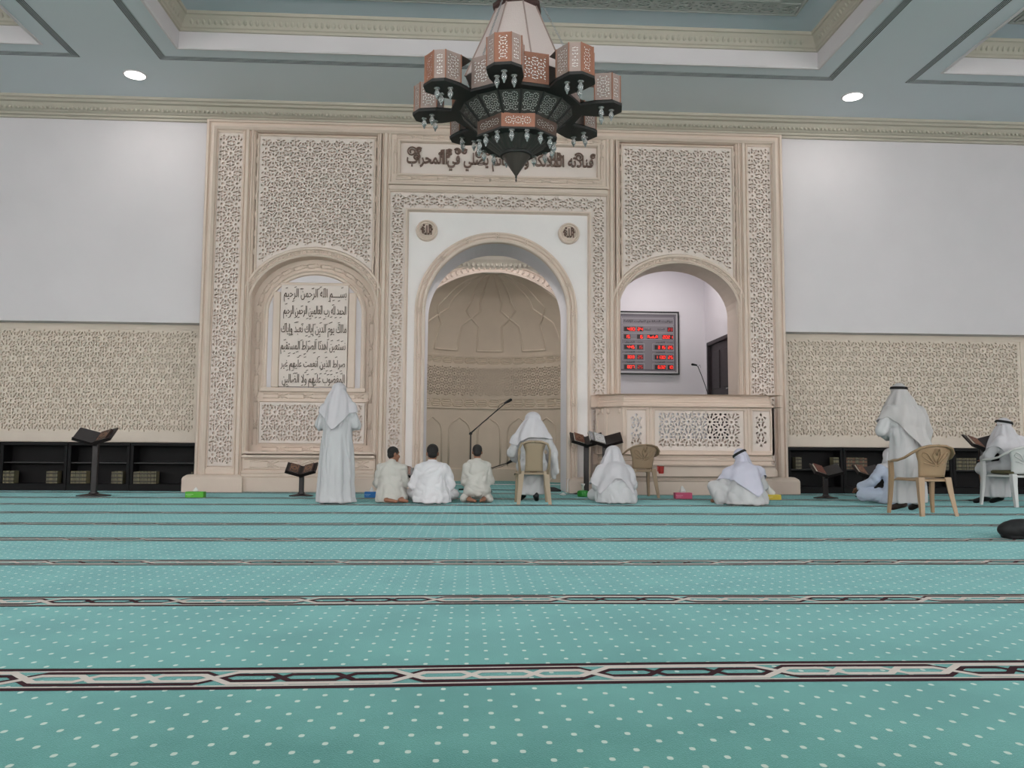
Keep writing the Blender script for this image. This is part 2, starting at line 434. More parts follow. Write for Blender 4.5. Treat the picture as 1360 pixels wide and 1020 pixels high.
# unseen glowing windows, added to lift the ceiling and fill the prayer wall
M_FILLPANE = mat('daylit_frosted_glass', (255, 248, 243), .4, emit=FILL_PANE_E)
def added_window(n, c, along, inward):
    t = tag(thing('window_%d' % n, None, None, c), kind='structure')
    A, I = Vector(along), Vector(inward); U = Vector((0, 0, 1))
    fr = MB()
    for s in (-1, 1): fr.obox(A * s * .85 + U * 3.2 + I * .04, A * .06, U * 2.35, I * .05)
    for z in (.9, 3.2, 5.5): fr.obox(U * z + I * .04, A * .9, U * .05, I * .05)
    fr.obox(U * 3.2 + I * .04, A * .035, U * 2.3, I * .045)
    fr.obj('window_frame', M_WHITE, t)
    for s in (-1, 1):
        for z in (2.05, 4.35): MB().obox(A * s * .42 + U * z + I * .02, A * .385, U * 1.1, I * .012).obj('pane', M_FILLPANE, t)
n_ = 1
for x in (-9.5, -4.5, .5, 5.5, 10.5): added_window(n_, (x, Y0R, 0), (1, 0, 0), (0, 1, 0)); n_ += 1
for y in (-6.5, -2, 2.5): added_window(n_, (X0, y, 0), (0, 1, 0), (1, 0, 0)); added_window(n_ + 1, (X1, y, 0), (0, 1, 0), (-1, 0, 0)); n_ += 2
# wainscot recesses with the big lattice screens
YW = 13.85
for nm, xa, xb, el, er in (('left', X0, CX - 4.93, .0, .14), ('right', CX + 4.93, 10.02, .14, .16)):
    wbk = MB().box(xa, xb, YW + .04, YW + .12, 0, WT + .1)
    back = struct(wbk, 'wall_wainscot_' + nm, M_SAND)
    la, lb = (xa + 3.6 if nm == 'left' else xa + el), xb - er
    rect_lattice('lattice_screen', la, lb, .96, 2.70, .35, WY(YW), -.004, -.04, M_SAND, back, mar=.015)
    fr = MB().box(xa, xb, YW - .02, YW + .045, .80, .955)
    fr.box(lb, xb, YW - .01, YW + .045, .955, WT); fr.box(xa, la, YW - .01, YW + .045, .955, WT); fr.box(la, lb, YW - .01, YW + .045, 2.70, WT)
    fr.obj('screen_frame', M_SAND, back)

# ---- cornice of the prayer wall
pr_c = [(13.62, 6.235), (13.555, 6.235), (13.55, 6.265), (13.50, 6.275), (13.50, 6.305), (13.46, 6.32), (13.40, 6.40), (13.38, 6.43), (13.33, 6.44), (13.31, 6.47), (13.27, 6.48), (13.26, 6.53), (13.62, 6.53)]
mb = MB().rings([[(x, y, z) for y, z in pr_c] for x in (X0, X1)])
corn = struct(mb, 'trim_1', M_CORN)
eg = MB()
for i in range(290):
    x = -9.6 + i * .0735
    eg.ell((x, 13.425, 6.362), (.026, .022, .048), Matrix.Rotation(-.6, 3, 'X'), 6, 4)
tag(eg.obj('egg_moulding', M_CORN, corn, smooth='all'), kind='stuff')

# ---- ceiling with coffers
XY = lambda z: (lambda u, v, d: (u, v, z - d))
COF = [CX - 11.48, CX, CX + 11.48]; CHW, CY0, CY1 = 4.745, 4.5, 11.515
cut = lambda x: max(X0, min(X1, x))
holes = [[(cut(c - CHW), CY0), (cut(c + CHW), CY0), (cut(c + CHW), CY1), (cut(c - CHW), CY1)] for c in COF]
holes[0] = [(X0 + .15, CY0), (COF[0] + CHW, CY0), (COF[0] + CHW, CY1), (X0 + .15, CY1)]
holes[2] = [(COF[2] - CHW, CY0), (X1 - .15, CY0), (X1 - .15, CY1), (COF[2] - CHW, CY1)]
ceiling = struct(MB().plate(rect(X0, X1, Y0R, 13.6), holes, XY(CEIL), 0, -.05, walls=False), 'ceiling', M_CEIL, fix=False)
for k, h in enumerate(holes):
    za = lambda u, v, d: (u, v, d)
    MB().sweep(h, [(-.05, CEIL + .01), (-.05, CEIL - .012), (-.015, CEIL - .02), (0, CEIL), (0, CEIL + .235)], True, za).obj('coffer_fascia', M_WHITE, ceiling)
    cc = MB().sweep(h, [(0, CEIL + .235), (.03, CEIL + .235), (.035, CEIL + .27), (.055, CEIL + .28), (.07, CEIL + .33), (.11, CEIL + .40), (.125, CEIL + .43), (.15, CEIL + .435), (.155, CEIL + .48)], True, za)
    fr_ = cc.obj('coffer_cornice', M_CORN, ceiling)
    e2 = MB()
    x = h[0][0] + .2
    while x < h[1][0] - .2:
        e2.ell((x, CY1 - .075, CEIL + .35), (.03, .022, .045), Matrix.Rotation(.5, 3, 'X'), 6, 4); x += .085
    for xs, sg in ((h[0][0], 1), (h[1][0], -1)):
        y = 8.2
        while y < CY1 - .2:
            e2.ell((xs + sg * .075, y, CEIL + .35), (.022, .03, .045), Matrix.Rotation(sg * .5, 3, 'Y'), 6, 4); y += .085
    tag(e2.obj('coffer_egg_moulding', M_CORN, ceiling, smooth='all'), kind='stuff')
    MB().quad((h[0][0], CY0, CEIL + .48), (h[0][0], CY1, CEIL + .48), (h[1][0], CY1, CEIL + .48), (h[1][0], CY0, CEIL + .48)).obj('coffer_panel', M_CEILIN, ceiling)
    x0, x1, y0, y1 = h[0][0] + .58, h[1][0] - .58, CY0 + .62, CY1 - .62
    MB().sweep(rect(x0, x1, y0, y1), [(0, CEIL + .48), (0, CEIL + .44), (.03, CEIL + .43), (.05, CEIL + .45), (.33, CEIL + .45), (.35, CEIL + .43), (.38, CEIL + .44), (.38, CEIL + .48)], True, za).obj('coffer_band', M_RING, ceiling)
    rect_lattice('band_ornament', x0 + .06, x1 - .06, y1 - .32, y1 - .06, .42, XY(CEIL + .45), .016, 0, M_RING, ceiling)
    # slot diffuser: four black slots round the coffer
    g0 = max(X0 + .02, COF[k] - 5.16) if k else X0 + .02; g1 = min(X1 - .02, COF[k] + 5.16) if k < 2 else X1 - .02
    name = ('left', 'central', 'right')[k]
    sd = thing('slot_diffuser', 'black four-slot air diffuser framing the %s ceiling coffer' % {'left': 'left-hand', 'central': 'central', 'right': 'right-hand'}[name], 'air vent', (COF[k] if k == 1 else (g0 + g1) / 2, 8, CEIL), group='slot diffusers round the coffers')
    M = Matrix.Translation(-sd.location)
    R = rect(g0, g1, 4.08, 11.925)
    MB().sweep(R, [(0, CEIL - .001), (0, CEIL - .003), (.118, CEIL - .003), (.118, CEIL - .001)], True, za).xform(M).obj('slot_bed', M_SLOT, sd)
    for q in range(5):
        t = q * .0275 - .0045
        MB().sweep(R, [(t, CEIL - .002), (t, CEIL - .0045), (t + .009, CEIL - .0045), (t + .009, CEIL - .002)], True, za).xform(M).obj('slat', M_CEIL, sd)
# ---- recessed downlights (the lamps themselves are set at the top)
M_LED = mat('lit_lens', (255, 252, 246), .4, emit=14)
dl0 = None
DLAB = ['lit round downlight in the ceiling, the one before the left white wall', 'lit round downlight in the ceiling, the one before the right white wall']
for i, (xx, yy) in enumerate(DL):
    lab = DLAB[i] if i < 2 else 'lit round downlight in the rear ceiling beams'
    if dl0 is None:
        dl0 = thing('ceiling_downlight', lab, 'ceiling light', (xx, yy, CEIL), group='recessed ceiling downlights')
        MB().lathe([(.150, 0), (.172, 0), (.172, -.012), (.160, -.02), (.150, -.016)], 32).obj('trim_ring', M_WHITE, dl0, smooth=40)
        MB().lathe([(.001, -.010), (.15, -.010), (.15, -.016), (.12, -.02), (.001, -.022)], 32).obj('lens', M_LED, dl0, smooth=40)
    else: dup(dl0, (xx, yy, CEIL), 0, lab)

# ================================================================== MIHRAB CHAMBER AND MINBAR ROOM (behind the facade)
NC, NY, NR, NZ = .45, 16.35, 1.97, 2.39       # niche axis, front, radius, spring height
CH0, CH1, CHZ = CX - 2.0, CX + 2.0, 4.72
ch = MB()
ch.box(CH0 - .1, CH0, 14.2, NY, 0, CHZ); ch.box(CH1, CH1 + .03, 14.2, NY, 0, CHZ)
struct(ch, 'wall_chamber_sides', M_WHITE)
struct(MB().box(CH0 - .1, CH1 + .03, 14.1, NY + .1, CHZ, CHZ + .1), 'ceiling_chamber', M_CEIL)
nf = MB().plate(rect(CH0, CH1, 0, CHZ), [[(NC + NR, .01), (NC + NR, NZ)] + arc(NC, NZ, NR, NR, 0, PI, 40)[1:-1] + [(NC - NR, NZ), (NC - NR, .01)]], WY(NY), 0, -.05)
wall_niche = struct(nf, 'wall_niche', M_WHITE, fix=False)
# chamber cornice
pc = [(0, 4.30), (.05, 4.31), (.06, 4.37), (.12, 4.42), (.16, 4.50), (.24, 4.55), (.25, 4.62), (.30, 4.64), (.30, 4.73), (0, 4.73)]
cm_ = MB().rings([[(x, NY - d * .8, z + .02) for d, z in pc] for x in (CH0, CH1)])
cco = struct(cm_, 'trim_2', M_CORN)
eg = MB()
for i in range(44): eg.ell((CH0 + .1 + i * .098, NY - .135, 4.475), (.035, .03, .05), Matrix.Rotation(-.6, 3, 'X'), 6, 4)
tag(eg.obj('egg_moulding', M_CORN, cco, smooth='all'), kind='stuff')
# arch moulding of the niche, with beads
am = MB().sweep([(NC - NR, .0)] + arc(NC, NZ, NR, NR, PI, 0, 60) + [(NC + NR, .0)], [(-.02, -.02), (-.02, .05), (.02, .07), (.03, .05), (.13, .05), (.14, .08), (.17, .06), (.17, 0)], False, WY(NY))
amo = am.obj('arch_moulding', M_CREAM, wall_niche)
eg = MB()
for i in range(56):
    t = PI * (i + .5) / 56; r = NR + .08
    eg.ell((NC + r * math.cos(t), NY - .055, NZ + r * math.sin(t)), (.05, .03, .03), Matrix.Rotation(PI - t, 3, 'Y').to_3x3(), 6, 4)
tag(eg.obj('bead_moulding', M_CREAM, amo, smooth='all'), kind='stuff')
# the niche: half cylinder with a quarter sphere
def niche_pt(az, h, inset=0):
    """az: angle from the axis (0 = deepest); h: height, or elevation above the spring line (h > NZ)"""
    if h <= NZ: r, z = NR - inset, h
    else:
        ph = (h - NZ); r, z = (NR - inset) * math.cos(ph), NZ + (NR - inset) * math.sin(ph)
    return (NC + r * math.sin(az), NY + r * math.cos(az), z)
seg = 64
nm_ = MB(); levels = [0, .3, 1.61, NZ] + [NZ + PI / 2 * i / 20 for i in range(1, 21)]
nm_.rings([[niche_pt(-PI / 2 + PI * i / seg, h) for i in range(seg + 1)] for h in levels], closed=False)
niche = tag(nm_.obj('prayer_niche', M_NICHE, None, smooth='all', fix=False), 'curved sand-coloured prayer niche under a ribbed half dome behind the central arch', 'niche')
niche.data.flip_normals()
# interlaced ribs of the half dome (each U shape is one rib)
D_ = math.radians
def rib(pts, r=.026, name='dome_rib'):
    dense = []
    for (a, b), (c, d) in zip(pts[:-1], pts[1:]):
        for i in range(6): dense.append((a + (c - a) * i / 6, b + (d - b) * i / 6))
    dense.append(pts[-1])
    MB().tube([niche_pt(D_(a), NZ + D_(e), .0) for a, e in dense], r, 6).obj(name, M_NICHE, niche, smooth='all')
for k in range(-2, 3):
    a = 32 * k
    rib([(a - 23, 84), (a - 23, 70), (a - 21, 52), (a - 23, 45), (a - 9, 33), (a - 9, 16), (a + 9, 16), (a + 9, 33), (a + 23, 45), (a + 21, 52), (a + 23, 70), (a + 23, 84)])
# bands of the niche wall
def niche_band(z0, z1, name='carved_band'):
    mb = MB()
    mb.rings([[niche_pt(-PI / 2 + PI * i / 48, z if z <= NZ else NZ + math.asin((z - NZ) / NR), ins) for i in range(49)] for z, ins in ((z0, 0), (z0, .03), (z0 + .04, .03), (z0 + .04, .012), (z1 - .04, .012), (z1 - .04, .03), (z1, .03), (z1, 0))], closed=False)
    zc = (z0 + z1) / 2; hh = (z1 - z0) / 2 - .06
    for k in range(22):
        a0 = -PI / 2 + PI * k / 22
        for f in (-1, -.35, .35, 1):
            z = zc + f * hh
            mb.tube([niche_pt(a0 + PI / 22 * q, z if z <= NZ else NZ + math.asin((z - NZ) / NR), .012) for q in (.08, .4, .72)], .019, 4)
        for q0, q1 in (((.72, -1), (1.08, 1)), ((.72, 1), (1.08, -1)), ((.72, -.35), (1.08, .35)), ((.72, .35), (1.08, -.35))):
            mb.tube([niche_pt(a0 + PI / 22 * q, (zc + f * hh) if (zc + f * hh) <= NZ else NZ + math.asin((zc + f * hh - NZ) / NR), .014) for q, f in (q0, q1)], .019, 4)
    return mb.obj(name, M_NICHE, niche)
niche_band(2.60, 2.83); niche_band(1.62, 1.88)
# pierced zone between the bands: tiny drilled pits in a thin shell
hs = lattice_holes(lambda x, z: -2.9 < x < 2.9 and 1.9 < z < 2.58, -3, 3, 1.88, 2.6, .30)
def cyl3(u, v, d):
    z = v; h = z if z <= NZ else NZ + math.asin((z - NZ) / NR)
    return niche_pt(u / NR, h, d)
MB().plate([(-3, 1.88)] + [(-3 + 6 * i / 60, 1.88) for i in range(1, 60)] + [(3, 1.88), (3, 2.6)] + [(3 - 6 * i / 60, 2.6) for i in range(1, 60)] + [(-3, 2.6)], hs, cyl3, .04, 0).obj('pierced_band', M_NICHE, niche)
# blind arcade on the lower niche wall
for k in range(-4, 5):
    a = D_(20 * k); w = D_(7.5)
    mb = MB(); pts = [(-1, .34), (-1, 1.05)] + [(-math.cos(t) , 1.05 + .32 * math.sin(t) ** .8 if t > 0 else 1.05) for t in (.3, .6, .9, 1.2)] + [(0, 1.42)] + [(math.cos(t), 1.05 + .32 * math.sin(t) ** .8) for t in (1.2, .9, .6, .3)] + [(1, 1.05), (1, .34)]
    mb.tube([niche_pt(a + w * u, z, .0) for u, z in pts], .02, 6).obj('blind_arch', M_NICHE, niche, smooth='all')
MB().rings([[niche_pt(-PI / 2 + PI * i / 48, z, ins) for i in range(49)] for z, ins in ((0, .05), (.26, .05), (.29, .02), (.29, 0))], closed=False).obj('skirting', M_NICHE, niche)
# unseen downlight added in the chamber ceiling to light the niche
ld = bpy.data.lights.new('chamber_lamp', 'AREA'); ld.shape = 'DISK'; ld.size = .25; ld.energy = 78; ld.color = (1, .97, .94)
lo = bpy.data.objects.new('chamber_lamp', ld); COL.objects.link(lo); lo.location = (CX, 15.0, CHZ - .04)
dup(dl0, (CX, 15.0, CHZ), 0, 'lit round downlight in the ceiling of the niche chamber, hidden by the central arch')

# minbar room
MX0, MX1, MY1, MZ0, MZ1 = 2.54, 4.9, 16.45, .9, 4.7
struct(MB().box(MX0 - .03, MX1 + 1.4, MY1, MY1 + .1, 0, MZ1), 'wall_minbar_back', M_WHITE)
dy0, dy1, dz1 = 14.75, 16.28, 2.93
struct(MB().box(MX1, MX1 + .12, dy1, MY1, MZ0, MZ1).box(MX1, MX1 + .12, 14.05, dy0, MZ0, MZ1).box(MX1, MX1 + .12, dy0, dy1, dz1, MZ1), 'wall_minbar_right', M_WHITE)
struct(MB().box(MX0 - .03, MX0, 14.05, MY1, MZ0, MZ1), 'wall_minbar_left', M_WHITE)
struct(MB().box(MX0 - .03, MX1 + 1.4, 14.05, MY1 + .1, MZ1, MZ1 + .1), 'ceiling_minbar', M_WHITE)
struct(MB().box(MX0 - .03, MX1 + .2, 13.6, MY1, MZ0 - .1, MZ0), 'floor_minbar', M_CARPET)
door = tag(thing('door_1', None, None, (MX1 + .03, (dy0 + dy1) / 2, MZ0)), kind='structure')
T = Matrix.Translation(-door.location)
MB().box(MX1 + .04, MX1 + .08, dy0 + .06, dy1 - .06, MZ0 + .01, dz1 - .06).xform(T).obj('door_leaf', M_DARKW, door)
MB().box(MX1 - .02, MX1 + .1, dy1 - .07, dy1, MZ0, dz1).box(MX1 - .02, MX1 + .1, dy0, dy0 + .07, MZ0, dz1).box(MX1 - .02, MX1 + .1, dy0, dy1, dz1 - .07, dz1).xform(T).obj('door_frame', M_DARKW, door)
for a, b in ((dy0 + .2, dy0 + .68), (dy0 + .85, dy1 - .2)):
    for c, d in ((MZ0 + .2, MZ0 + .9), (MZ0 + 1.05, dz1 - .22)):
        MB().box(MX1 + .025, MX1 + .045, a, b, c, d, .01).xform(T).obj('door_panel', M_DARKW, door)
MB().tube([(MX1 + .0, dy0 + .14, MZ0 + 1.0), (MX1 - .03, dy0 + .14, MZ0 + 1.0), (MX1 - .03, dy0 + .26, MZ0 + 1.0)], .01, 8).xform(T).obj('door_handle', mat('steel', (170, 170, 172), .3, .9), door)
ld = bpy.data.lights.new('minbar_lamp', 'AREA'); ld.shape = 'DISK'; ld.size = .25; ld.energy = 46; ld.color = (1, .96, .95)  # unseen lamp added to brighten the pulpit room walls
lo = bpy.data.objects.new('minbar_lamp', ld); COL.objects.link(lo); lo.location = (3.7, 15.2, MZ1 - .04)
dup(dl0, (3.7, 15.2, MZ1), 0, 'lit round downlight in the ceiling of the pulpit room, hidden by the right arch')
# ================================================================== CARVED FACADE
facade = thing('mihrab_facade', 'carved cream plaster facade with three arches and pierced lattice panels on the prayer wall', 'wall facade', (CX, YF, 0))
FT = Matrix.Translation((-CX, -YF, 0))
def F(mb, name, m=M_CREAM, parent=None, **k): return mb.xform(FT).obj(name, m, parent or facade, **k)
W0 = WY(YF)                                    # front plane; slab face lies 6 cm behind
SL = -.06
HW, TOP = 4.935, 6.24
BX = 3.1                                       # offset of the side bays
SA, SB, SZ = 1.04, .83, 3.10                   # side arches: half width, rise, spring
MA, MZs = 1.2, 3.03                            # main arch
MC = CX - .03
hl = arch(CX - BX, SA, SB, SZ, 0.30); hm = arch(MC, MA, MA, MZs, .002, 40); hr = arch(CX + BX, SA, SB, SZ, .92)
sl = MB().plate(rect(CX - HW + .05, CX + HW - .05, 0, TOP), [hl, hm, hr], W0, SL, SL - .05, walls=False)
def reveal(hole, dep, skip_floor=True):
    n = len(hole)
    for i in range(1 if skip_floor else 0, n):
        a, b = hole[i], hole[(i + 1) % n]
        sl.quad(W0(*a, SL), W0(*b, SL), W0(*b, SL - dep), W0(*a, SL - dep))
reveal(hl, .16, False); reveal(hr, .55)
F(sl, 'facade_slab')
rv = MB()
for i in range(1, len(hm)):
    a, b = hm[i], hm[(i + 1) % len(hm)]
    rv.quad(W0(*a, SL), W0(*b, SL), W0(*b, SL - .86), W0(*a, SL - .86))
# rear faces of the thick wall round the openings
rv.plate(rect(CH0 - .1, CH1 + .03, 0, CHZ + .1), [hm], W0, SL - .86, SL - .86, walls=False)
rv.plate(rect(2.51, MX1 + 1.4, 0, CHZ), [hr], W0, SL - .55, SL - .55, walls=False)
F(rv, 'arch_reveal', M_WHITE)
# ---- outer frame and mullions
PF = [(-.0, -.06), (0, .06), (.02, .085), (.045, .085), (.055, .05), (.075, .05), (.09, .08), (.13, .09), (.165, .06), (.175, .02), (.175, -.06)]
op = [(CX + HW, .24), (CX + HW, TOP), (CX - HW, TOP), (CX - HW, .24)]
F(MB().sweep(op, PF, False, W0), 'outer_frame')
PT = [(-.04, -.06), (-.04, 0), (-.025, .035), (0, .045), (.025, .035), (.04, 0), (.04, -.06)]
PM = [(-.065, -.06), (-.065, .02), (-.05, .05), (-.035, .03), (-.02, .07), (.02, .07), (.035, .03), (.05, .05), (.065, .02), (.065, -.06)]
for x, z1 in ((CX - 4.25, 6.07), (CX + 4.25, 6.07), (CX - 1.935, 6.07), (CX + 1.935, 6.07)):
    F(MB().sweep([(x, .26), (x, z1)], PM, False, W0), 'column_moulding')
thin = lambda w=.03, h=.02: [(0, SL), (0, h), (w * .35, h), (w * .6, h - .012), (w, h - .012), (w, SL)]
def frame(name, x0, x1, z0, z1, prof, parent=None, m=M_CREAM): return F(MB().sweep(rect(x0, x1, z0, z1), prof, True, W0), name, m, parent)
# ---- pilaster strips
for s in (-1, 1):
    xa, xb = sorted((CX + s * 4.33, CX + s * 4.76))
    rect_lattice('lattice_panel', xa - CX, xb - CX, .42, 6.04, .35, lambda u, v, d: (u, -d, v), -.012, -.06, M_CREAMP, facade)
    frame('lattice_frame', xa - .025, xb + .025, .37, 6.07, thin(.035, .025))
    F(MB().box(xa - .05, xb + .05, YF - .04, YF + .06, .28, .375, .01), 'pilaster_foot')
# ---- interlaced ribbon ornament along a straight run
def braid(mb, p0, p1, w, unit, Y3, d):
    p0, p1 = Vector(p0), Vector(p1); L = (p1 - p0).length; e = (p1 - p0) / L; nn = Vector((-e.y, e.x)); k = max(1, round(L / unit)); U = L / k
    P = lambda s, t: Y3(*(p0 + e * s + nn * t), d)
    for i in range(k):
        a = i * U
        for q in (-1, 1):
            mb.tube([P(a + .02, q * w), P(a + U * .62, q * w)], .009, 4)
            mb.tube([P(a + U * .62, q * w), P(a + U * .8, -q * w * .2), P(a + U, -q * w)], .009, 4)
            mb.tube([P(a + U * .62, q * w * .1), P(a + U * .81, q * w * 1.0)], .007, 4)
# ---- side bays: frame, carved border, lattice above the arch
for s in (-1, 1):
    xc = CX + s * BX
    x0, x1 = xc - 1.085, xc + 1.085
    zb = .62 if s < 0 else 1.62
    F(MB().sweep([(x1, zb), (x1, 6.13), (x0, 6.13), (x0, zb)], [(0, SL), (0, .05), (.02, .055), (.035, .02), (.05, .02), (.06, .035), (.075, 0), (.075, SL)], False, W0), 'bay_frame')
    l0, l1, lt = xc - .96, xc + .96, 5.99
    ea, eb = SA + .16, SB + .17
    ins = lambda x, z: l0 + .02 < x < l1 - .02 and z < lt - .02 and ((x - xc) / (ea + .03)) ** 2 + ((z - SZ) / (eb + .03)) ** 2 > 1 and z > SZ + .3
    tL = math.acos(min(1, .96 / ea))
    out = [(l1, SZ + eb * math.sin(tL)), (l1, lt), (l0, lt), (l0, SZ + eb * math.sin(tL))] + [(xc + ea * math.cos(t), SZ + eb * math.sin(t)) for t in [PI - tL - (PI - 2 * tL) * i / 24 for i in range(1, 24)]]
    lattice('lattice_panel', [(x - CX, z) for x, z in out], lambda x, z, i=ins: i(x + CX, z), .35, lambda u, v, d: (u, -d, v), -.012, -.06, M_CREAMP, facade, xc - CX, 4.9)
    F(MB().sweep([(l1, 3.6), (l1, lt), (l0, lt), (l0, 3.6)], [(-.03, SL), (-.03, .02), (-.015, .025), (0, .0), (0, SL)], False, W0), 'lattice_frame')
    # arch moulding
    ap = arch_path(xc, SA, SB, SZ, zb + .0)
    F(MB().sweep(ap[::-1], [(.0, SL), (0, .03), (-.03, .05), (-.05, .02), (-.065, .02), (-.10, .02), (-.115, .045), (-.145, .045), (-.16, .015), (-.16, SL)], False, W0), 'arch_moulding')
    orn = MB()
    pts = arc(xc, SZ, SA + .082, SB + .082, .25, PI - .25, 14)
    for a, b in zip(pts[:-1], pts[1:]): braid(orn, a, b, .012, .3, W0, .024)
    for sx in (-1, 1): braid(orn, (xc + sx * 1.005, 3.75), (xc + sx * 1.005, 5.95), .014, .3, W0, SL + .062)
    tag(F(orn, 'braid_ornament', smooth='all'), kind='stuff')
# ---- left bay: blind niche with the inscription
xc = CX - BX
WN = WY(YF + .06 + .15)
F(MB().plate(rect(xc - SA - .01, xc + SA + .01, .28, 4.0), [], WN, 0, -.04, walls=False), 'niche_back', M_CREAM)
ib, iz = .70, 3.0
inner = arch_path(xc, .86, ib + .04, iz, 1.72)
F(MB().sweep([(xc + .86, 1.72), (xc - .86, 1.72)][::-1] and (inner[::-1] + []), [(0, -.02), (0, .05), (.02, .06), (.04, .035), (.07, .035), (.085, 0), (.085, -.02)], False, WN), 'inner_arch_frame')
F(MB().box(xc - .88, xc + .88, YF + .15, YF + .21, 1.66, 1.73, .008), 'inner_sill')
F(MB().plate([(xc + .8, 1.73)] + arc(xc, iz, .79, ib - .05, 0, PI, 24) + [(xc - .8, 1.73)], [], WN, .012, -.01), 'pale_ground', M_WHITE)
ox = orn = MB()
for sx in (-1, 1): braid(orn, (xc + sx * .95, .75), (xc + sx * .95, 3.0), .035, .42, WN, .004)
pts = arc(xc, iz + .02, .95, .80, .12, PI - .12, 12)
for a, b in zip(pts[:-1], pts[1:]): braid(orn, a, b, .03, .3, WN, .004)
braid(orn, (xc - .85, 1.59), (xc + .85, 1.59), .035, .42, WN, .004); braid(orn, (xc - .85, .70), (xc + .85, .70), .03, .42, WN, .004)
tag(F(orn, 'braid_ornament', smooth='all'), kind='stuff')
T0, T1, TZ0, TZ1 = xc - .565, xc + .56, 1.745, 3.47
for sx in (T0 - .07, T1 + .07):
    F(MB().box(sx - .06, sx + .06, YF + .135, YF + .215, 1.73, 3.35 , .012), 'panel_stile')
F(MB().box(T0 - .02, T1 + .02, YF + .14, YF + .215, TZ1 - .005, TZ1 + .045, .012), 'panel_rail')
insc = F(MB().box(T0, T1, YF + .125, YF + .215, TZ0, TZ1, .006), 'inscription_panel', M_CREAMP)
LINES = ['بســــم الله الرحمن الرحيم', 'الحمد لله رب العالمين الرحمن الرحيم', 'مالك يوم الدين إياك نعبد وإياك', 'نستعين اهدنا الصراط المستقيم', 'صراط الذين أنعمت عليهم غير', 'المغضوب عليهم ولا الضالين']
zc_ = [3.30, 3.01, 2.70, 2.41, 2.13, 1.85]
LW = WY(.125)
for t, z, (a, b) in zip(LINES, zc_, ((.05, .03), (.05, .03), (.02, .02), (.02, .03), (.03, .03), (.06, .03))):
    lettering('lettering', t, T0 - CX + a, T1 - CX - b, z - .12, z + .105, LW, .012, M_INK, insc, bold=-.006)
    # small vowel marks above and below the line
    rn = random.Random(t); mk = MB()
    for i in range(15):
        x = T0 - CX + .08 + (T1 - T0 - .16) * (i + rn.random()) / 15; zz = z + (.115 if rn.random() < .65 else -.10) + rn.uniform(-.02, .02)
        mk.obox((x, .118, zz), (.017, 0, .007), (0, .006, 0), (-.001, 0, .004))
    tag(mk.obj('vowel_marks', M_INK, insc), kind='stuff')
rect_lattice('lattice_panel', xc - CX - .87, xc - CX + .87, .80, 1.48, .35, lambda u, v, d: (u, .21 - d, v), .05, -.02, M_CREAMP, facade)
F(MB().sweep(rect(xc - .90, xc + .90, .77, 1.51), [(0, -.02), (0, .045), (.015, .045), (.03, .02), (.03, -.02)], True, WN), 'lattice_frame')
for z0, z1, d in ((.555, .60, .07), (.62, .66, .045), (.30, .345, .06), (.24, .30, .085)):
    F(MB().box(xc - 1.085, xc + 1.085, YF - d, YF + .22, z0, z1, .012), 'base_moulding')
F(MB().box(xc - 1.085, xc + 1.085, YF - .0, YF + .22, .345, .555), 'base_frieze')
orn = MB(); braid(orn, (xc - .98, .45), (xc + .98, .45), .05, .48, W0, .004)
for z in (.37, .53): orn.tube([W0(xc - 1.05, z, .004), W0(xc + 1.05, z, .004)], .01, 4)
tag(F(orn, 'braid_ornament', smooth='all'), kind='stuff')
F(MB().box(xc - 1.15, xc + 1.15, YF - .10, YF + .05, 0, .24, .01), 'base_plinth')
# ---- centre bay: banner panel
bn0, bn1 = CX - 1.885, CX + 1.885
frame('banner_frame', bn0, bn1, 5.20, 6.14, [(0, SL), (0, .05), (.03, .06), (.05, .03), (.07, .03), (.15, .03), (.16, .055), (.185, .055), (.20, .02), (.20, SL)], None)
orn = MB()
for a, b in (((bn0 + .11, 5.31), (bn1 - .11, 5.31)), ((bn0 + .11, 6.03), (bn1 - .11, 6.03)), ((bn0 + .11, 5.36), (bn0 + .11, 5.98)), ((bn1 - .11, 5.36), (bn1 - .11, 5.98))): braid(orn, a, b, .022, .47, W0, .034)
tag(F(orn, 'braid_ornament', smooth='all'), kind='stuff')
bpan = F(MB().box(bn0 + .2, bn1 - .2, YF + .02, YF + .06, 5.40, 5.94), 'inscription_panel', M_CREAMP)
lettering('lettering', 'فنادته الملائكة وهو قائم يصلي في المحراب', bn0 - CX + .30, bn1 - CX - .26, 5.47, 5.80, WY(.02), .035, M_LETTER, bpan, bold=.016)
# tall ascenders, leaf knots and scrolls over the line
cv = MB(); B2 = WY(.02)
def scroll(x, z, r, turns=1.6, sg=1, th=.014):
    cv.tube([B2(x + sg * r * (1 - .75 * q) * math.cos(2 * PI * turns * q + .5), z + r * (1 - .75 * q) * math.sin(2 * PI * turns * q + .5), .018) for q in [i / 22 for i in range(23)]], th, 5)
for x, z, r, sg in ((-1.50, 5.79, .085, 1), (-1.42, 5.70, .07, -1), (-1.38, 5.82, .05, 1), (-.86, 5.80, .05, 1), (-.72, 5.81, .06, -1), (-.60, 5.81, .05, 1), (-.34, 5.77, .08, 1), (-.20, 5.80, .055, -1), (-.07, 5.77, .06, 1), (.55, 5.76, .06, 1), (.64, 5.80, .05, -1), (.75, 5.82, .05, 1), (1.38, 5.76, .08, -1), (1.62, 5.78, .045, 1)): scroll(x, z, r, 1.6, sg)
for xk in (-.93, .98):
    for sx in (-1, 1):
        for a in (0, 1, 2): cv.ell(B2(xk + sx * (.05 + .035 * (a == 1)), 5.72 + .045 * a, .016), (.034, .014, .03), None, 8, 5)
        cv.tube([B2(xk + sx * .018, 5.58, .018), B2(xk + sx * .022, 5.84, .018)], .012, 5)
tag(cv.obj('scroll_ornament', M_LETTER, bpan, smooth='all'), kind='stuff')
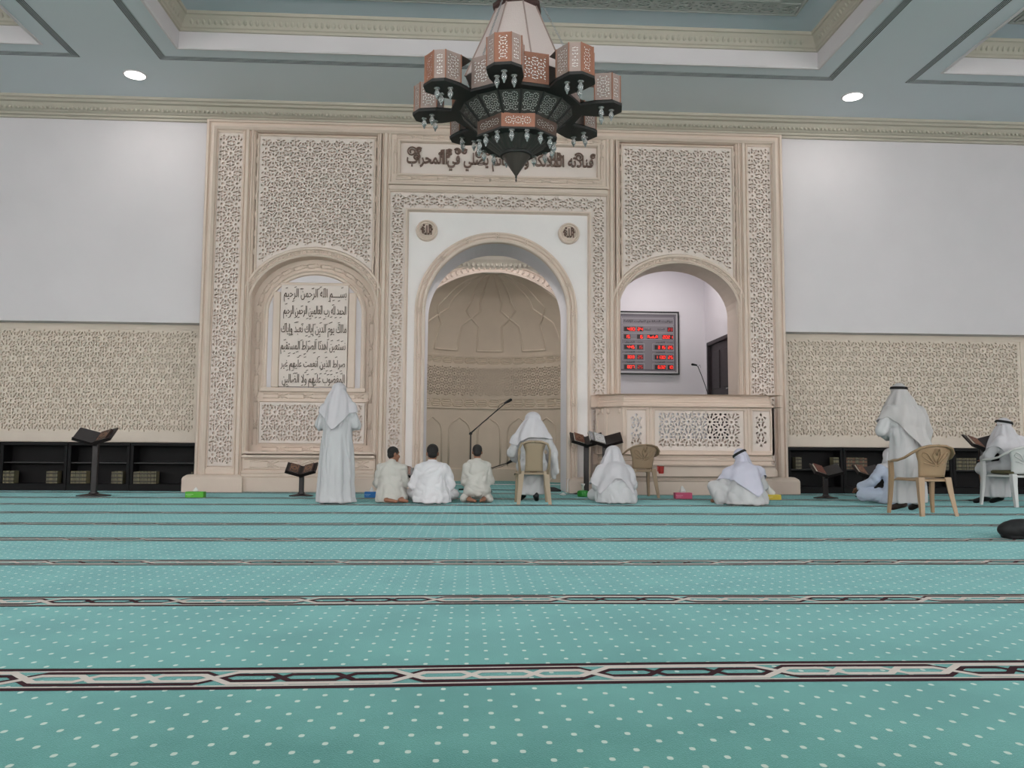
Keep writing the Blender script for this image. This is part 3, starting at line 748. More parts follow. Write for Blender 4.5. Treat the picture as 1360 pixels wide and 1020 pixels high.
# ---- U-shaped lattice surround of the main arch
u0, u1, v0, v1, ut, vt = CX - 1.85, CX + 1.85, CX - 1.585, CX + 1.585, 5.075, 4.80
out = [(u0, .26), (v0, .26), (v0, vt), (v1, vt), (v1, .26), (u1, .26), (u1, ut), (u0, ut)]
ins = lambda x, z: z > .29 and ((u0 + .015 < x < v0 - .015 or v1 + .015 < x < u1 - .015) and z < ut - .015 or (vt + .015 < z < ut - .015 and u0 + .015 < x < u1 - .015))
lattice('lattice_panel', [(x - CX, z) for x, z in out], lambda x, z: ins(x + CX, z), .35, lambda u, v, d: (u, -d, v), -.012, -.06, M_CREAMP, facade, -1.7175, 4.937)
F(MB().sweep([(u1, .26), (u1, ut), (u0, ut), (u0, .26)], [(-.035, SL), (-.035, .03), (-.015, .035), (0, .005), (0, SL)], False, W0), 'lattice_frame')
F(MB().sweep([(v1, .26), (v1, vt), (v0, vt), (v0, .26)], [(0, SL), (0, .0), (.005, .03), (.03, .035), (.045, .01), (.06, SL)], False, W0), 'lattice_frame')
hz = MB().box(CX - 1.88, CX + 1.88, YF - .05, YF + .06, 5.10, 5.19, .015)
F(hz, 'cross_moulding')
# pale spandrel ground
F(MB().plate([(v0 + .05, 0.02), (v0 + .05, vt - .05), (v1 - .05, vt - .05), (v1 - .05, .02), (MC + MA + .01, .02)] + arc(MC, MZs, MA + .01, MA + .01, 0, PI, 40) + [(MC - MA - .01, .02)], [], W0, SL + .02, SL, walls=False), 'spandrel', M_SPAN)
# main arch moulding with beads
mp = arch_path(MC, MA, MA, MZs, .24, 48)
F(MB().sweep(mp[::-1], [(0, SL), (0, .04), (-.02, .055), (-.05, .055), (-.065, .02), (-.08, .02), (-.09, .045), (-.115, .045), (-.125, .02), (-.15, .04), (-.175, .03), (-.185, SL)], False, W0), 'arch_moulding')
bd = []
for t in [PI * k / 8 for k in range(9)]: bd.append((MC + (MA + .1) * math.cos(t), MZs + (MA + .1) * math.sin(t)))
for z in (2.26, 1.50, .74):
    for sx in (-1, 1): bd.append((MC + sx * (MA + .1), z))
for x, z in bd:
    b = MB()
    for dx, dz in ((0, .022), (0, -.022)):
        b.rings([[W0(x + dx + (.02 + .009 * math.cos(q)) * math.cos(a), z + dz + (.02 + .009 * math.cos(q)) * math.sin(a), .055 + .009 * math.sin(q)) for q in [2 * PI * i / 6 for i in range(6)]] for a in [2 * PI * j / 12 for j in range(13)]], cap0=False, cap1=False)
    F(b, 'knot_bead', smooth='all')
# medallions
for sx, lab in ((-1, 'left'), (1, 'right')):
    x, z, r = CX - .01 + sx * 1.215, 4.42, .185
    md = MB()
    md.rings([[W0(x + rr * math.cos(a), z + rr * math.sin(a), d) for a in [2 * PI * i / 32 for i in range(32)]] for rr, d in ((r, SL), (r, -.005), (r - .012, .025), (r - .03, .03), (r - .045, .01), (r - .06, .015), (r - .07, -.008))], cap0=False)
    m_ = F(md, 'medallion', M_CREAM)
    lettering('lettering', 'الله', x - CX - .085, x - CX + .085, z - .075, z + .085, WY(.008), .015, M_LETTER, m_, bold=.03)
    lf = MB()
    for q in (-1, 1):
        for a, b in ((.085, .02), (.068, -.02), (.07, .05), (.05, .09)): lf.ell((x - CX + q * a, -.002, z + b), (.02, .012, .02), None, 8, 5)
    tag(lf.obj('leaf_ornament', M_LETTER, m_, smooth='all'), kind='stuff')
# ---- plinths at the floor
def plinth(xa, xb, dep, z, name='plinth'):
    yb = YF + .05; yf = YF - dep; c = .05
    mb = MB().rings([[(xa + q, yb, h), (xa + q, yf + q, h), (xb - q, yf + q, h), (xb - q, yb, h)] for q, h in ((0, 0), (0, z - .06), (.012, z - .03), (c, z), (c + .02, z + .01))])
    F(mb, name)
plinth(CX - 5.09, CX - 4.13, .17, .27); plinth(CX + 4.13, CX + 5.09, .17, .27)
plinth(CX - 1.98, CX - 1.25, .12, .25); plinth(CX + 1.20, CX + 1.98, .12, .25)
F(MB().box(CX - 2.1, CX - 1.2, YF - .03, YF + .05, 0, .24), 'base_plinth')

# ================================================================== MINBAR BALCONY
bal = thing('minbar_balcony', 'carved cream pulpit balcony with pierced front panels, projecting under the right arch', 'balcony', (3.7, 13.2, 0))
BT = Matrix.Translation((-3.7, -13.2, 0))
def Bk(mb, name, m=M_CREAM, **k): return mb.xform(BT).obj(name, m, bal, **k)
YB = 12.98
PL = [(5.0, 13.40), (5.0, YB), (2.50, YB), (2.25, 13.22), (2.13, 13.40)]          # plan, right to left
def planband(prof, name, m=M_CREAM):
    """prof: (outset, z); swept round the balcony plan"""
    return Bk(MB().sweep(PL, [(-o, z) for o, z in prof], False, lambda u, v, d: (u, v, d)), name, m)
planband([(-.12, 1.63), (.05, 1.63), (.06, 1.615), (.06, 1.585), (.045, 1.575), (.045, 1.55), (.06, 1.545), (.06, 1.515), (.03, 1.50), (.03, 1.47), (.005, 1.455), (.005, 1.43), (-.12, 1.43)], 'handrail')
planband([(-.08, .655), (.0, .655), (.035, .64), (.035, .60), (.015, .585), (.015, .56), (.04, .55), (.04, .505), (.0, .49), (.0, .475), (-.08, .475)], 'lower_cornice')
planband([(-.08, .475), (-.01, .475), (-.01, .30), (-.08, .30)], 'frieze')
planband([(-.08, .30), (.01, .30), (.035, .285), (.035, .245), (.015, .23), (.03, .21), (.03, 0), (-.08, 0)], 'base')
orn = MB(); WB = WY(YB + .01)
braid(orn, (2.6, .39), (4.95, .39), .045, .42, WB, .004)
for z in (.325, .455): orn.tube([WB(2.5, z, .004), WB(4.98, z, .004)], .009, 4)
tag(Bk(orn, 'braid_ornament', smooth='all'), kind='stuff')
WBf = WY(YB)
def bpanel(x0, x1, bord, cw=.36):
    pa, pb, za, zb = x0 + bord[0], x1 - bord[0], .655 + bord[1], 1.43 - bord[2]
    Bk(MB().plate(rect(x0, x1, .655, 1.43), [rect(x0 + .05, x1 - .05, .71, 1.385)], WBf, 0, -.05), 'panel_frame')
    Bk(MB().sweep(rect(x0 + .05, x1 - .05, .71, 1.385), [(-.012, 0), (-.012, .014), (0, .014), (.012, .002), (.012, -.03)], True, WBf), 'panel_moulding')
    ins = lambda x, z: pa < x < pb and za < z < zb
    hs = lattice_holes(ins, pa, pb, za, zb, cw, (pa + pb) / 2, (za + zb) / 2, False)
    Bk(MB().plate(rect(x0 + .05, x1 - .05, .71, 1.385), hs, WBf, -.025, -.06, back=True), 'pierced_panel', M_CREAMP)
bpanel(2.50, 2.94, (.12, .09, .09)); bpanel(2.96, 4.56, (.12, .11, .07)); bpanel(4.58, 5.0, (.115, .10, .06), .36)
for x in (2.95, 4.57): Bk(MB().box(x - .02, x + .02, YB - .012, YB + .05, .655, 1.43, .008), 'stile')
for (a, b) in ((PL[2], PL[3]), (PL[3], PL[4])):
    A, Bv = Vector((*a, 0)), Vector((*b, 0)); e = (Bv - A).normalized(); n = Vector((e.y, -e.x, 0)) * -1
    if n.y > 0: n = -n
    mid = (A + Bv) / 2; L = (Bv - A).length
    Bk(MB().obox(mid - n * .03 + Vector((0, 0, 1.04)), e * L / 2, n * .03, (0, 0, .39)), 'corner_panel')
    for s in (-1, 1): Bk(MB().obox(mid + e * s * (L / 2 - .018) + Vector((0, 0, 1.04)), e * .018, n * .018, (0, 0, .39)), 'corner_post')
    for s in (-1, 1): Bk(MB().ell(mid + e * s * (L / 2 - .06) + Vector((0, 0, 1.36)) + n * .01, (.03, .03, .05), None, 8, 6), 'bracket', smooth='all')
Bk(MB().box(4.96, 5.0, YB, 13.47, .655, 1.43), 'side_panel')
# ================================================================== CHANDELIER
M_COPPER = mat('copper_sheet', (158, 108, 88), .5, .15, var=.08, vscale=6)
M_ROSE = mat('rose_sheet', (166, 146, 140), .5, .15, var=.04)
M_GLOW = mat('pale_liner', (244, 240, 240), .6)
M_PLATE = mat('black_plate', (46, 46, 46), .55, .2)
M_GREYM = mat('dark_pierced_sheet', (84, 82, 80), .5, .4)
M_LINER = mat('grey_liner', (225, 225, 222), .6)
M_GLASS = mat('clear_glass', (235, 240, 242), .08, 0, trans=.75, spec=.6)
HX, HY, HZ = .45, 8.0, 4.2
chan = thing('chandelier', 'large copper and black eight-armed pierced metal chandelier hanging before the prayer niche', 'chandelier', (HX, HY, HZ))
def H(mb, name, m, parent=None, **k): return mb.obj(name, m, parent or chan, **k)
A0 = math.radians(-100)
def pol(r, a, z): return (r * math.cos(a), r * math.sin(a), z)
def pierced(mb_sheet, mb_liner, a, b, z0, z1, cw, off=.006):
    """pierced sheet between plan points a and b, its pale liner just behind"""
    a, b = Vector(a), Vector(b); L = (b - a).length; e = (b - a) / L; n = Vector((e.y, -e.x))
    to3 = lambda u, v, d: (a.x + e.x * u + n.x * d, a.y + e.y * u + n.y * d, v)
    mg = .022
    ins = lambda x, z: mg < x < L - mg and z0 + mg < z < z1 - mg
    hs = lattice_holes(ins, 0, L, z0, z1, cw, L / 2, (z0 + z1) / 2)
    mb_sheet.plate(rect(0, L, z0, z1), hs, to3, 0, -off)
    mb_liner.quad(to3(0, z0, -off), to3(L, z0, -off), to3(L, z1, -off), to3(0, z1, -off))
RO, RI, AW = 1.055, .70, .16            # arm end, drum, half width of an arm end
def arm_plan(a):
    c, s = math.cos(a), math.sin(a); P = lambda r, t: (r * c - t * s, r * s + t * c)
    return [P(RI * .93, -.12), P(RI + .1, -AW), P(RO - .08, -AW), P(RO, -AW + .085), P(RO, AW - .085), P(RO - .08, AW), P(RI + .1, AW), P(RI * .93, .12)]
BH = .275
for k in range(8):
    a = A0 + k * PI / 4; pl = arm_plan(a)
    arm = H(MB().plate(pl, [], lambda u, v, d: (u, v, d), BH, BH, walls=False), 'lantern_arm', M_ROSE)
    for i in range(1, 6):
        sh, li = MB(), MB(); pierced(sh, li, pl[i], pl[i + 1], 0, BH, .15)
        p = H(sh, 'pierced_panel', M_COPPER if i == 3 else M_ROSE, arm); H(li, 'panel_liner', M_GLOW, arm)
    for i in range(1, 7): H(MB().tube([(pl[i][0], pl[i][1], 0), (pl[i][0], pl[i][1], BH)], .007, 6), 'edge_bead', M_COPPER, arm)
    # drum wall between this arm and the next
    nx = arm_plan(a + PI / 4); am_ = a + PI / 8
    sh, li = MB(), MB(); pierced(sh, li, pl[7], nx[0], .0, .30, .17)
    dp = H(sh, 'drum_panel', M_COPPER if k % 2 == 0 else M_ROSE); H(li, 'panel_liner', M_GLOW, dp)
# black star-shaped bottom plate with a round opening
star = []
for k in range(8): star += arm_plan(A0 + k * PI / 4)
circ = [pol(.50, -2 * PI * i / 48, 0)[:2] for i in range(48)]
H(MB().plate([(x * 1.015, y * 1.015) for x, y in star], [circ], lambda u, v, d: (u, v, d), -.008, -.035, back=True), 'star_plate', M_PLATE)
H(MB().plate(star, [], lambda u, v, d: (u, v, d), .0, 0, walls=False), 'inner_plate', M_PLATE)
# pierced bowl: sixteen tapering panels under the plate
for i in range(16):
    a, b = A0 + PI / 16 + i * PI / 8, A0 + PI / 16 + (i + 1) * PI / 8
    q = [Vector(pol(.41, a, -.20)), Vector(pol(.41, b, -.20)), Vector(pol(.585, b, -.03)), Vector(pol(.585, a, -.03))]
    w0, w1 = (q[1] - q[0]).length, (q[2] - q[3]).length; h = ((q[2] + q[3]) / 2 - (q[0] + q[1]) / 2).length
    U = (q[1] - q[0]).normalized(); V = ((q[2] + q[3]) / 2 - (q[0] + q[1]) / 2).normalized(); Nn = U.cross(V); o = (q[0] + q[1]) / 2
    to3 = lambda u, v, d, o=o, U=U, V=V, Nn=Nn: tuple(o + U * u + V * v + Nn * d)
    out = [(-w0 / 2, 0), (w0 / 2, 0), (w1 / 2, h), (-w1 / 2, h)]
    ins = lambda x, z: .02 < z < h - .02 and abs(x) < w0 / 2 + (w1 - w0) / 2 * z / h - .018
    sh = MB().plate(out, lattice_holes(ins, -w1 / 2, w1 / 2, 0, h, .12, 0, h / 2), to3, 0, -.005)
    p = H(sh, 'bowl_panel', M_GREYM); H(MB().add([to3(*c, -.005) for c in out], [(0, 1, 2, 3)]), 'panel_liner', M_LINER, p)
    H(MB().tube([tuple(q[0]), tuple(q[3])], .012, 6), 'bowl_rib', M_PLATE)
# octagonal band, black ring plate, fluted cone and tip
for i in range(8):
    a, b = A0 - PI / 8 + i * PI / 4 + .16, A0 - PI / 8 + (i + 1) * PI / 4 + .16
    sh, li = MB(), MB(); pierced(sh, li, pol(.43, a, 0)[:2], pol(.43, b, 0)[:2], -.335, -.195, .13)
    p = H(sh, 'band_panel', M_COPPER if i % 4 == 0 else mat('brown_sheet', (104, 84, 76), .5, .4)); H(li, 'panel_liner', M_LINER, p)
oc = [pol(.435, A0 - PI / 8 + .16 + i * PI / 4, 0)[:2] for i in range(8)]
H(MB().plate(oc, [[pol(.30, 2 * PI * i / 32, 0)[:2] for i in range(32)]], lambda u, v, d: (u, v, d), -.335, -.355, back=True), 'ring_plate', M_PLATE)
fl = MB(); n = 48
fl.rings([[pol(r * (1 + (.035 if i % 2 else -.035)), 2 * PI * i / n, z) for i in range(n)] for r, z in ((.158, -.465), (.27, -.385), (.325, -.345), (.325, -.33))])
H(fl, 'fluted_cone', M_GREYM)
H(MB().lathe([(.165, -.49), (.175, -.47), (.165, -.45)], 24), 'collar', M_PLATE, smooth=30)
H(MB().lathe([(.004, -.70), (.05, -.63), (.155, -.475)], 16), 'cone_tip', mat('tip_sheet', (78, 72, 68), .5, .4), smooth=30)
H(MB().lathe([(.001, -.755), (.008, -.74), (.005, -.72), (.012, -.70), (.004, -.685)], 10), 'finial', M_PLATE, smooth=60)
# tapering neck, dark collar, upper lantern and stem
nk = MB()
for r, z in ((.52, .30), (.34, .75), (.205, 1.06)): pass
neck = nk.rings([[pol(r, A0 + PI / 8 + i * PI / 4, z) for i in range(8)] for r, z in ((.54, .29), (.35, .74), (.215, 1.06))])
H(neck, 'neck', mat('neck_sheet', (214, 200, 197), .55, .15, bump=.4, bscale=90))
for i in range(8): H(MB().tube([pol(.545, A0 + PI / 8 + i * PI / 4, .29), pol(.355, A0 + PI / 8 + i * PI / 4, .74), pol(.22, A0 + PI / 8 + i * PI / 4, 1.06)], .008, 6), 'neck_rib', M_ROSE)
H(MB().rings([[pol(r, A0 + PI / 8 + i * PI / 4, z) for i in range(8)] for r, z in ((.205, 1.05), (.26, 1.06), (.26, 1.10), (.205, 1.11))]), 'neck_collar', mat('brown_collar', (84, 62, 60), .5, .3))
for i in range(8):
    a, b = A0 + PI / 8 + i * PI / 4, A0 + PI / 8 + (i + 1) * PI / 4
    sh, li = MB(), MB(); pierced(sh, li, pol(.2, a, 0)[:2], pol(.2, b, 0)[:2], 1.11, 1.42, .12)
    p = H(sh, 'lantern_panel', M_ROSE); H(li, 'panel_liner', M_GLOW, p)
H(MB().lathe([(.22, 1.42), (.2, 1.5), (.05, 1.62), (.03, 1.7), (.03, CEIL + .47 - HZ), (.0, CEIL + .47 - HZ)], 16), 'stem', M_PLATE, smooth=30)
H(MB().lathe([(.0, CEIL + .40 - HZ), (.10, CEIL + .41 - HZ), (.14, CEIL + .455 - HZ), (.14, CEIL + .478 - HZ)], 24), 'ceiling_rose', M_ROSE, smooth=40)
# chains from the collar down to the drum
M_CHAIN = mat('steel_chain', (176, 176, 178), .35, .8)
for k in range(4):
    a = A0 + PI / 8 + (k + .5) * PI / 2; p0, p1 = Vector(pol(.27, a, 1.10)), Vector(pol(.66, a, .30)); d = (p1 - p0); nL = 34; e = d.normalized()
    cmb = MB(); s1 = e.orthogonal().normalized(); s2 = e.cross(s1)
    for i in range(nL):
        c = p0 + d * (i + .5) / nL; sx = s1 if i % 2 else s2
        cmb.tube([c + e * .017 * math.cos(t) + sx * .009 * math.sin(t) for t in [2 * PI * j / 8 for j in range(9)]], .003, 4)
    tag(H(cmb, 'chain', M_CHAIN, smooth='all'), kind='stuff')
# glass lamps hanging under the plates
lamp_mesh = MB().lathe([(.0, -.115), (.006, -.11), (.012, -.09), (.024, -.07), (.026, -.045), (.016, -.03), (.014, -.012), (.030, -.004), (.030, 0)], 12)
lm_ = lamp_mesh.mesh('glass_lamp'); lm_.materials.append(M_GLASS); lm_.polygons.foreach_set('use_smooth', [True] * len(lm_.polygons))
cap_ = MB().lathe([(.0, -.012), (.018, -.012), (.024, 0), (.0, 0)], 10).mesh('lamp_cap'); cap_.materials.append(mat('lamp_cap_metal', (120, 118, 112), .4, .6))
def lamp(x, y, z):
    o = link('glass_lamp', lm_, chan, (x, y, z - .008)); link('lamp_cap', cap_, o)
for k in range(8):
    a = A0 + k * PI / 4; c, s = math.cos(a), math.sin(a)
    for r, t in ((RO - .09, 0), (RO - .19, .08), (RO - .19, -.08)): lamp(r * c - t * s, r * s + t * c, -.035)
for i in range(16): lamp(*pol(.385, A0 + i * PI / 8, 0)[:2], -.352)
# ================================================================== FURNITURE AND SMALL THINGS
M_BROWNBOOK = mat('brown_book_cover', (104, 58, 48), .5, var=.1)
M_BROWND = mat('brown_gilt', (152, 112, 84), .5)
M_PAGE = mat('page_edges', (216, 210, 198), .8)
M_SILVER = mat('silver_book_cover', (186, 184, 188), .45)
M_GREYBK = mat('grey_book_cover', (140, 138, 144), .5)
M_OLIVE = mat('olive_gilt_spine', (116, 108, 82), .5, var=.15, vscale=30)
M_SPINEB = mat('dark_spine_band', (58, 52, 42), .5)
M_STAND = mat('stand_wood', (32, 25, 27), .4, var=.2, vscale=5)
# ---- low bookcases under the lattice screens
def bookcase(x0, x1, side, shelf_z, label):
    t = thing('bookcase', label, 'bookcase', ((x0 + x1) / 2, 13.70, 0), group='low dark bookcases under the %s lattice screen' % side)
    w = (x1 - x0) / 2 - .004; ya, yb, h = -.125, .135, .79; e = .05
    MB().box(-w, w, ya, yb, h - .055, h, .006).obj('top_board', M_SHELF, t)
    MB().box(-w, w, ya, yb, 0, .115, .006).obj('plinth_board', M_SHELF, t)
    for s in (-1, 1): MB().box(*sorted((s * w, s * (w - e))), ya, yb, .115, h - .055, .004).obj('side_panel', M_SHELF, t)
    MB().box(-w + e, w - e, yb - .012, yb, .115, h - .055).obj('back_panel', M_SHELF, t)
    MB().box(-w + e, w - e, ya + .03, yb - .012, shelf_z - .012, shelf_z + .012, .004).obj('shelf_board', mat('shelf_edge', (28, 25, 28), .4), t)
edges = [-4.475, -5.55, -6.55, -7.62, -8.69, -9.76]
LL = ['dark wooden bookcase against the left pilaster plinth', 'dark wooden bookcase behind the tall bookstand', 'dark wooden bookcase, third from the left pilaster', 'dark wooden bookcase at the left edge of the picture', 'dark wooden bookcase beyond the left edge of the picture']
for i in range(5): bookcase(edges[i + 1], edges[i], 'left', .455, LL[i])
redges = [5.46, 6.43, 7.40, 8.37, 9.34, 10.0]
LR = ['dark wooden bookcase against the right pilaster plinth', 'dark wooden bookcase behind the small stand and the kneeling person', 'dark wooden bookcase behind the standing man with the black head cord', 'dark wooden bookcase behind the stand of the seated man at right', 'narrow dark wooden bookcase next to the right pier']
for i in range(5): bookcase(redges[i], redges[i + 1], 'right', .405, LR[i])
def book_mesh(h, th, dp):
    mb = MB(); n = 5
    prof = [(-th / 2, dp / 2), (th / 2, dp / 2)] + [(th / 2 * math.cos(PI * k / n), -dp / 2 - .006 * math.sin(PI * k / n)) for k in range(n + 1)]
    mb.rings([[(x, y, z) for x, y in prof] for z in (0, h)])
    for z in (.18, .5, .82):
        mb.cur = 1; mb.box(-th / 2 - .0005, th / 2 + .0005, -dp / 2 - .008, -dp / 2 + .01, h * z - .012, h * z + .012)
    return mb
bk_meshes = []
for h, th, c in ((.2, .024, (118, 112, 88)), (.195, .026, (104, 98, 78)), (.2, .022, (128, 118, 90)), (.19, .025, (120, 84, 66))):
    mb = book_mesh(h, th, .14); me = mb.mesh('shelf_book')
    me.materials.append(mat('spine_%d_%d' % c[:2], c, .5)); me.materials.append(M_SPINEB); me.polygons.foreach_set('material_index', mb.mi); bk_meshes.append((me, th))
rb = random.Random(5)
def book_run(x0, x1, z, label, group, kinds):
    x = x0
    while x < x1 - .015:
        me, th = bk_meshes[rb.choice(kinds)]
        o = link('shelf_book', me, None, (x + th / 2, 13.66 + rb.uniform(-.006, .006), z)); tag(o, label, 'book', group); x += th + .0015
for (a, b), lab in zip([(-7.56, -7.37), (-6.88, -6.69), (-6.49, -6.235), (-5.84, -5.65), (-5.49, -5.13), (-4.56, -4.535)],
    ['olive gilt-banded book in the bookcase row at the left picture edge', 'olive gilt-banded book in the short row left of the tall bookstand', 'olive gilt-banded book in the row just left of the tall bookstand post', 'olive gilt-banded book in the short row right of the tall bookstand post', 'olive gilt-banded book in the long row nearer the left pilaster', 'single olive book at the right end of the left bookcases']):
    book_run(a, b, .118, lab, 'books: ' + lab[29:] if len(lab) > 40 else 'books', [0, 1, 2])
for (a, b), lab, kd in zip([(5.60, 5.72), (6.26, 6.37), (6.49, 6.85), (8.10, 8.31), (8.44, 8.81)],
    ['olive gilt-banded book in the row beside the right pilaster plinth', 'olive gilt-banded book in the short row behind the small bookstands', 'reddish or olive banded book in the row left of the kneeling person', 'olive gilt-banded book in the row right of the standing man', 'olive gilt-banded book in the row left of the seated man at right'], ([0, 1], [0, 1, 2], [3, 3, 0, 1], [0, 1, 2], [0, 1, 2])):
    book_run(a, b, .418, lab, 'books: ' + lab, kd)

# ---- bookstands with a V-shaped top
def stand_axes(tau=.6, beta=.33):
    v = Vector((0, math.cos(tau), math.sin(tau))); n = Vector((0, -math.sin(tau), math.cos(tau))); x = Vector((1, 0, 0))
    return v, n, x, beta
def bookstand(label, loc, h, hw, L, post=.035, base=.2, rz=0):
    t = thing('bookstand', label, 'bookstand', (loc[0], loc[1], 0), rz, group='dark wooden bookstands')
    v, n, x, be = stand_axes()
    m = Vector((0, 0, h))
    for s in (-1, 1):
        u = x * s * math.cos(be) + n * math.sin(be); w = u.cross(v).normalized()
        if w.z < 0: w = -w
        mb = MB().obox(m + u * hw / 2 - w * .012, u * hw / 2, v * L / 2, w * .012)
        mb.obox(m + u * hw / 2 - v * (L / 2 - .008) + w * .012, u * hw / 2, v * .008, w * .014)
        mb.obj('wing', M_STAND, t)
    MB().obox(m - n * .03, x * .03, v * L * .4, n * .02).obj('spine_block', M_STAND, t)
    MB().box(-post, post, -post * .8, post * .8, .035, h - .03, .008).obj('post', M_STAND, t)
    bb = MB().rings([[(base * a * f, base * .62 * b * f, z) for a, b in ((-1, -.55), (-.6, -1), (.6, -1), (1, -.55), (1, .55), (.6, 1), (-.6, 1), (-1, .55))] for f, z in ((1, 0), (1, .014), (.78, .022), (.3, .04), (.26, .06))])
    bb.obj('base', M_STAND, t)
    return t
def stand_book(name, label, loc, h, hw, L, s, w, l, th, m_cover, m_orn, off=.0, rz=0, dv=0.0):
    """a closed book lying on wing s (-1 left, 1 right) of a stand"""
    v, n, x, be = stand_axes(); u = x * s * math.cos(be) + n * math.sin(be); nn = u.cross(v).normalized()
    if nn.z < 0: nn = -nn
    c = Vector((loc[0], loc[1], h)) + u * (hw / 2 + off) + v * (dv - (L - l) / 2 + .02) + nn * (.002)
    X = x * math.cos(be) + n * math.sin(be) * s; X.normalize()
    t = thing(name, label, 'book', (0, 0, 0))
    t.matrix_world = Matrix(((X.x, v.x, nn.x, c.x), (X.y, v.y, nn.y, c.y), (X.z, v.z, nn.z, c.z), (0, 0, 0, 1)))
    MB().box(-w / 2, w / 2, -l / 2, l / 2, 0, .004).box(-w / 2, w / 2, -l / 2, l / 2, th - .004, th).box(w / 2 - .004, w / 2, -l / 2, l / 2, .004, th - .004).obj('cover', m_cover, t)
    MB().box(-w / 2 + .003, w / 2 - .005, -l / 2 + .004, l / 2 - .004, .004, th - .004).obj('page_block', M_PAGE, t)
    o = MB()
    o.sweep(rect(-w / 2 + .018, w / 2 - .018, -l / 2 + .018, l / 2 - .018), [(0, th), (0, th + .0015), (.008, th + .0015), (.008, th)], True, lambda a, b, d: (a, b, d))
    for r in (.62, .40): o.sweep([(w * .5 * r * math.cos(2 * PI * i / 20), l * .5 * r * .8 * math.sin(2 * PI * i / 20)) for i in range(20)], [(0, th), (0, th + .0015), (.009, th + .0015), (.009, th)], True, lambda a, b, d: (a, b, d))
    tag(o.obj('cover_ornament', m_orn, t), label=None)
    return t
S1, S2, S3, S4, S5, S6, S7, S8 = (-5.485, 12.2), (-2.51, 12.35), (-.873, 12.7), (1.925, 13.18), (2.17, 12.80), (5.507, 12.24), (6.333, 12.6), (7.70, 11.75)
bookstand('tall dark bookstand alone before the left bookcases', S1, .845, .285, .31, .04, .22)
stand_book('holy_book', 'dark closed book on the right wing of the tall stand at left', S1, .845, .285, .31, 1, .17, .24, .03, mat('dark_book', (66, 48, 44), .5), M_BROWND)
bookstand('low dark bookstand left of the standing man in white', S2, .375, .235, .25, .035, .17)
stand_book('holy_book', 'brown book on the left wing of the low stand beside the standing man', S2, .375, .235, .25, -1, .15, .2, .028, mat('dark_book2', (80, 62, 60), .5), M_BROWND)
stand_book('holy_book', 'brown book on the right wing of the low stand beside the standing man', S2, .375, .235, .25, 1, .15, .2, .028, mat('dark_book2', (80, 62, 60), .5), M_BROWND)
bookstand('low dark bookstand between the left boy and the young man', S3, .35, .235, .25, .03, .16)
stand_book('holy_book', 'brown book on the stand between the left boy and the young man', S3, .35, .235, .25, -1, .16, .2, .028, M_BROWNBOOK, M_BROWND)
bookstand('tall dark bookstand at the foot of the central arch, behind a green tissue box', S4, .86, .275, .28, .04, .2)
stand_book('holy_book', 'brown book on the left wing of the tall stand by the central arch', S4, .86, .275, .28, -1, .17, .23, .035, M_BROWNBOOK, M_BROWND)
bookstand('tall dark bookstand overlapping its neighbour, behind the man with the empty chair', S5, .86, .275, .28, .04, .2)
stand_book('holy_book', 'silver book with white oval on the stand above the hunched man', S5, .86, .275, .28, -1, .18, .24, .035, M_SILVER, mat('white_orn', (226, 222, 220), .6), off=-.03)
stand_book('holy_book', 'grey book standing at the left of the silver book', S5, .86, .275, .28, -1, .07, .24, .03, M_GREYBK, M_SILVER, off=.11)
bookstand('low dark bookstand right of the yellow tissue box', S6, .405, .235, .25, .035, .17)
stand_book('holy_book', 'reddish book with white page edge on the low stand right of the yellow box', S6, .405, .235, .25, -1, .16, .21, .03, M_BROWNBOOK, mat('red_orn', (128, 70, 56), .5))
bookstand('low dark bookstand partly hidden by the kneeling person', S7, .395, .2, .25, .035, .16)
stand_book('holy_book', 'brown book with white page edge on the stand beside the kneeling person', S7, .395, .2, .25, -1, .15, .21, .03, M_BROWNBOOK, M_BROWND)
bookstand('tall dark bookstand in front of the seated man at right', S8, .845, .26, .3, .04, .2)
stand_book('holy_book', 'brown book on the tall stand in front of the seated man at right', S8, .845, .26, .3, -1, .17, .23, .03, M_BROWNBOOK, M_BROWND)

# ---- tissue boxes
M_TISSUE = mat('tissue', (232, 230, 228), .9)
def tuft(h, w, seed, twist=0.0):
    r = random.Random(seed); mb = MB(); n = 14; rs = []
    for k, q in enumerate((0, .25, .5, .75, 1)):
        rr = w * (1 - .8 * q) * (.6 if k == 0 else 1)
        rs.append([((rr * (1 + r.uniform(-.3, .3))) * math.cos(2 * PI * i / n) + twist * q, rr * .6 * (1 + r.uniform(-.3, .3)) * math.sin(2 * PI * i / n), h * q * (1 + (r.uniform(-.12, .12) if k == 4 else 0))) for i in range(n)])
    return mb.rings(rs)
def tissue_box(label, loc, rgb, w, d, h, th, tw, seed, rz=0, twist=.0):
    t = thing('tissue_box', label, 'tissue box', (loc[0], loc[1], 0), rz, 'tissue boxes on the carpet')
    c1 = mat('carton_%d_%d' % rgb[:2], rgb, .5); c2 = mat('carton_light_%d_%d' % rgb[:2], tuple(min(255, int(v * .6 + 100)) for v in rgb), .5)
    MB().box(-w, w, -d, d, 0, h, .004).obj('carton', c1, t)
    o = MB()
    o.box(-w * .92, -w * .1, -d - .0015, -d, h * .5, h * .62); o.box(-w * .8, -w * .3, -d - .0015, -d, h * .28, h * .36); o.rings([[(w * .55 * math.cos(a) * f, d * .5 * math.sin(a) * f, h + .0012) for a in [2 * PI * i / 16 for i in range(16)]] for f in (.7, 1)], cap0=False, cap1=False)
    tag(o.obj('printed_trim', c2, t), kind='stuff')
    tuft(th, tw, seed, twist).xform(Matrix.Translation((0, 0, h - .002))).obj('tissue', M_TISSUE, t, smooth=50)
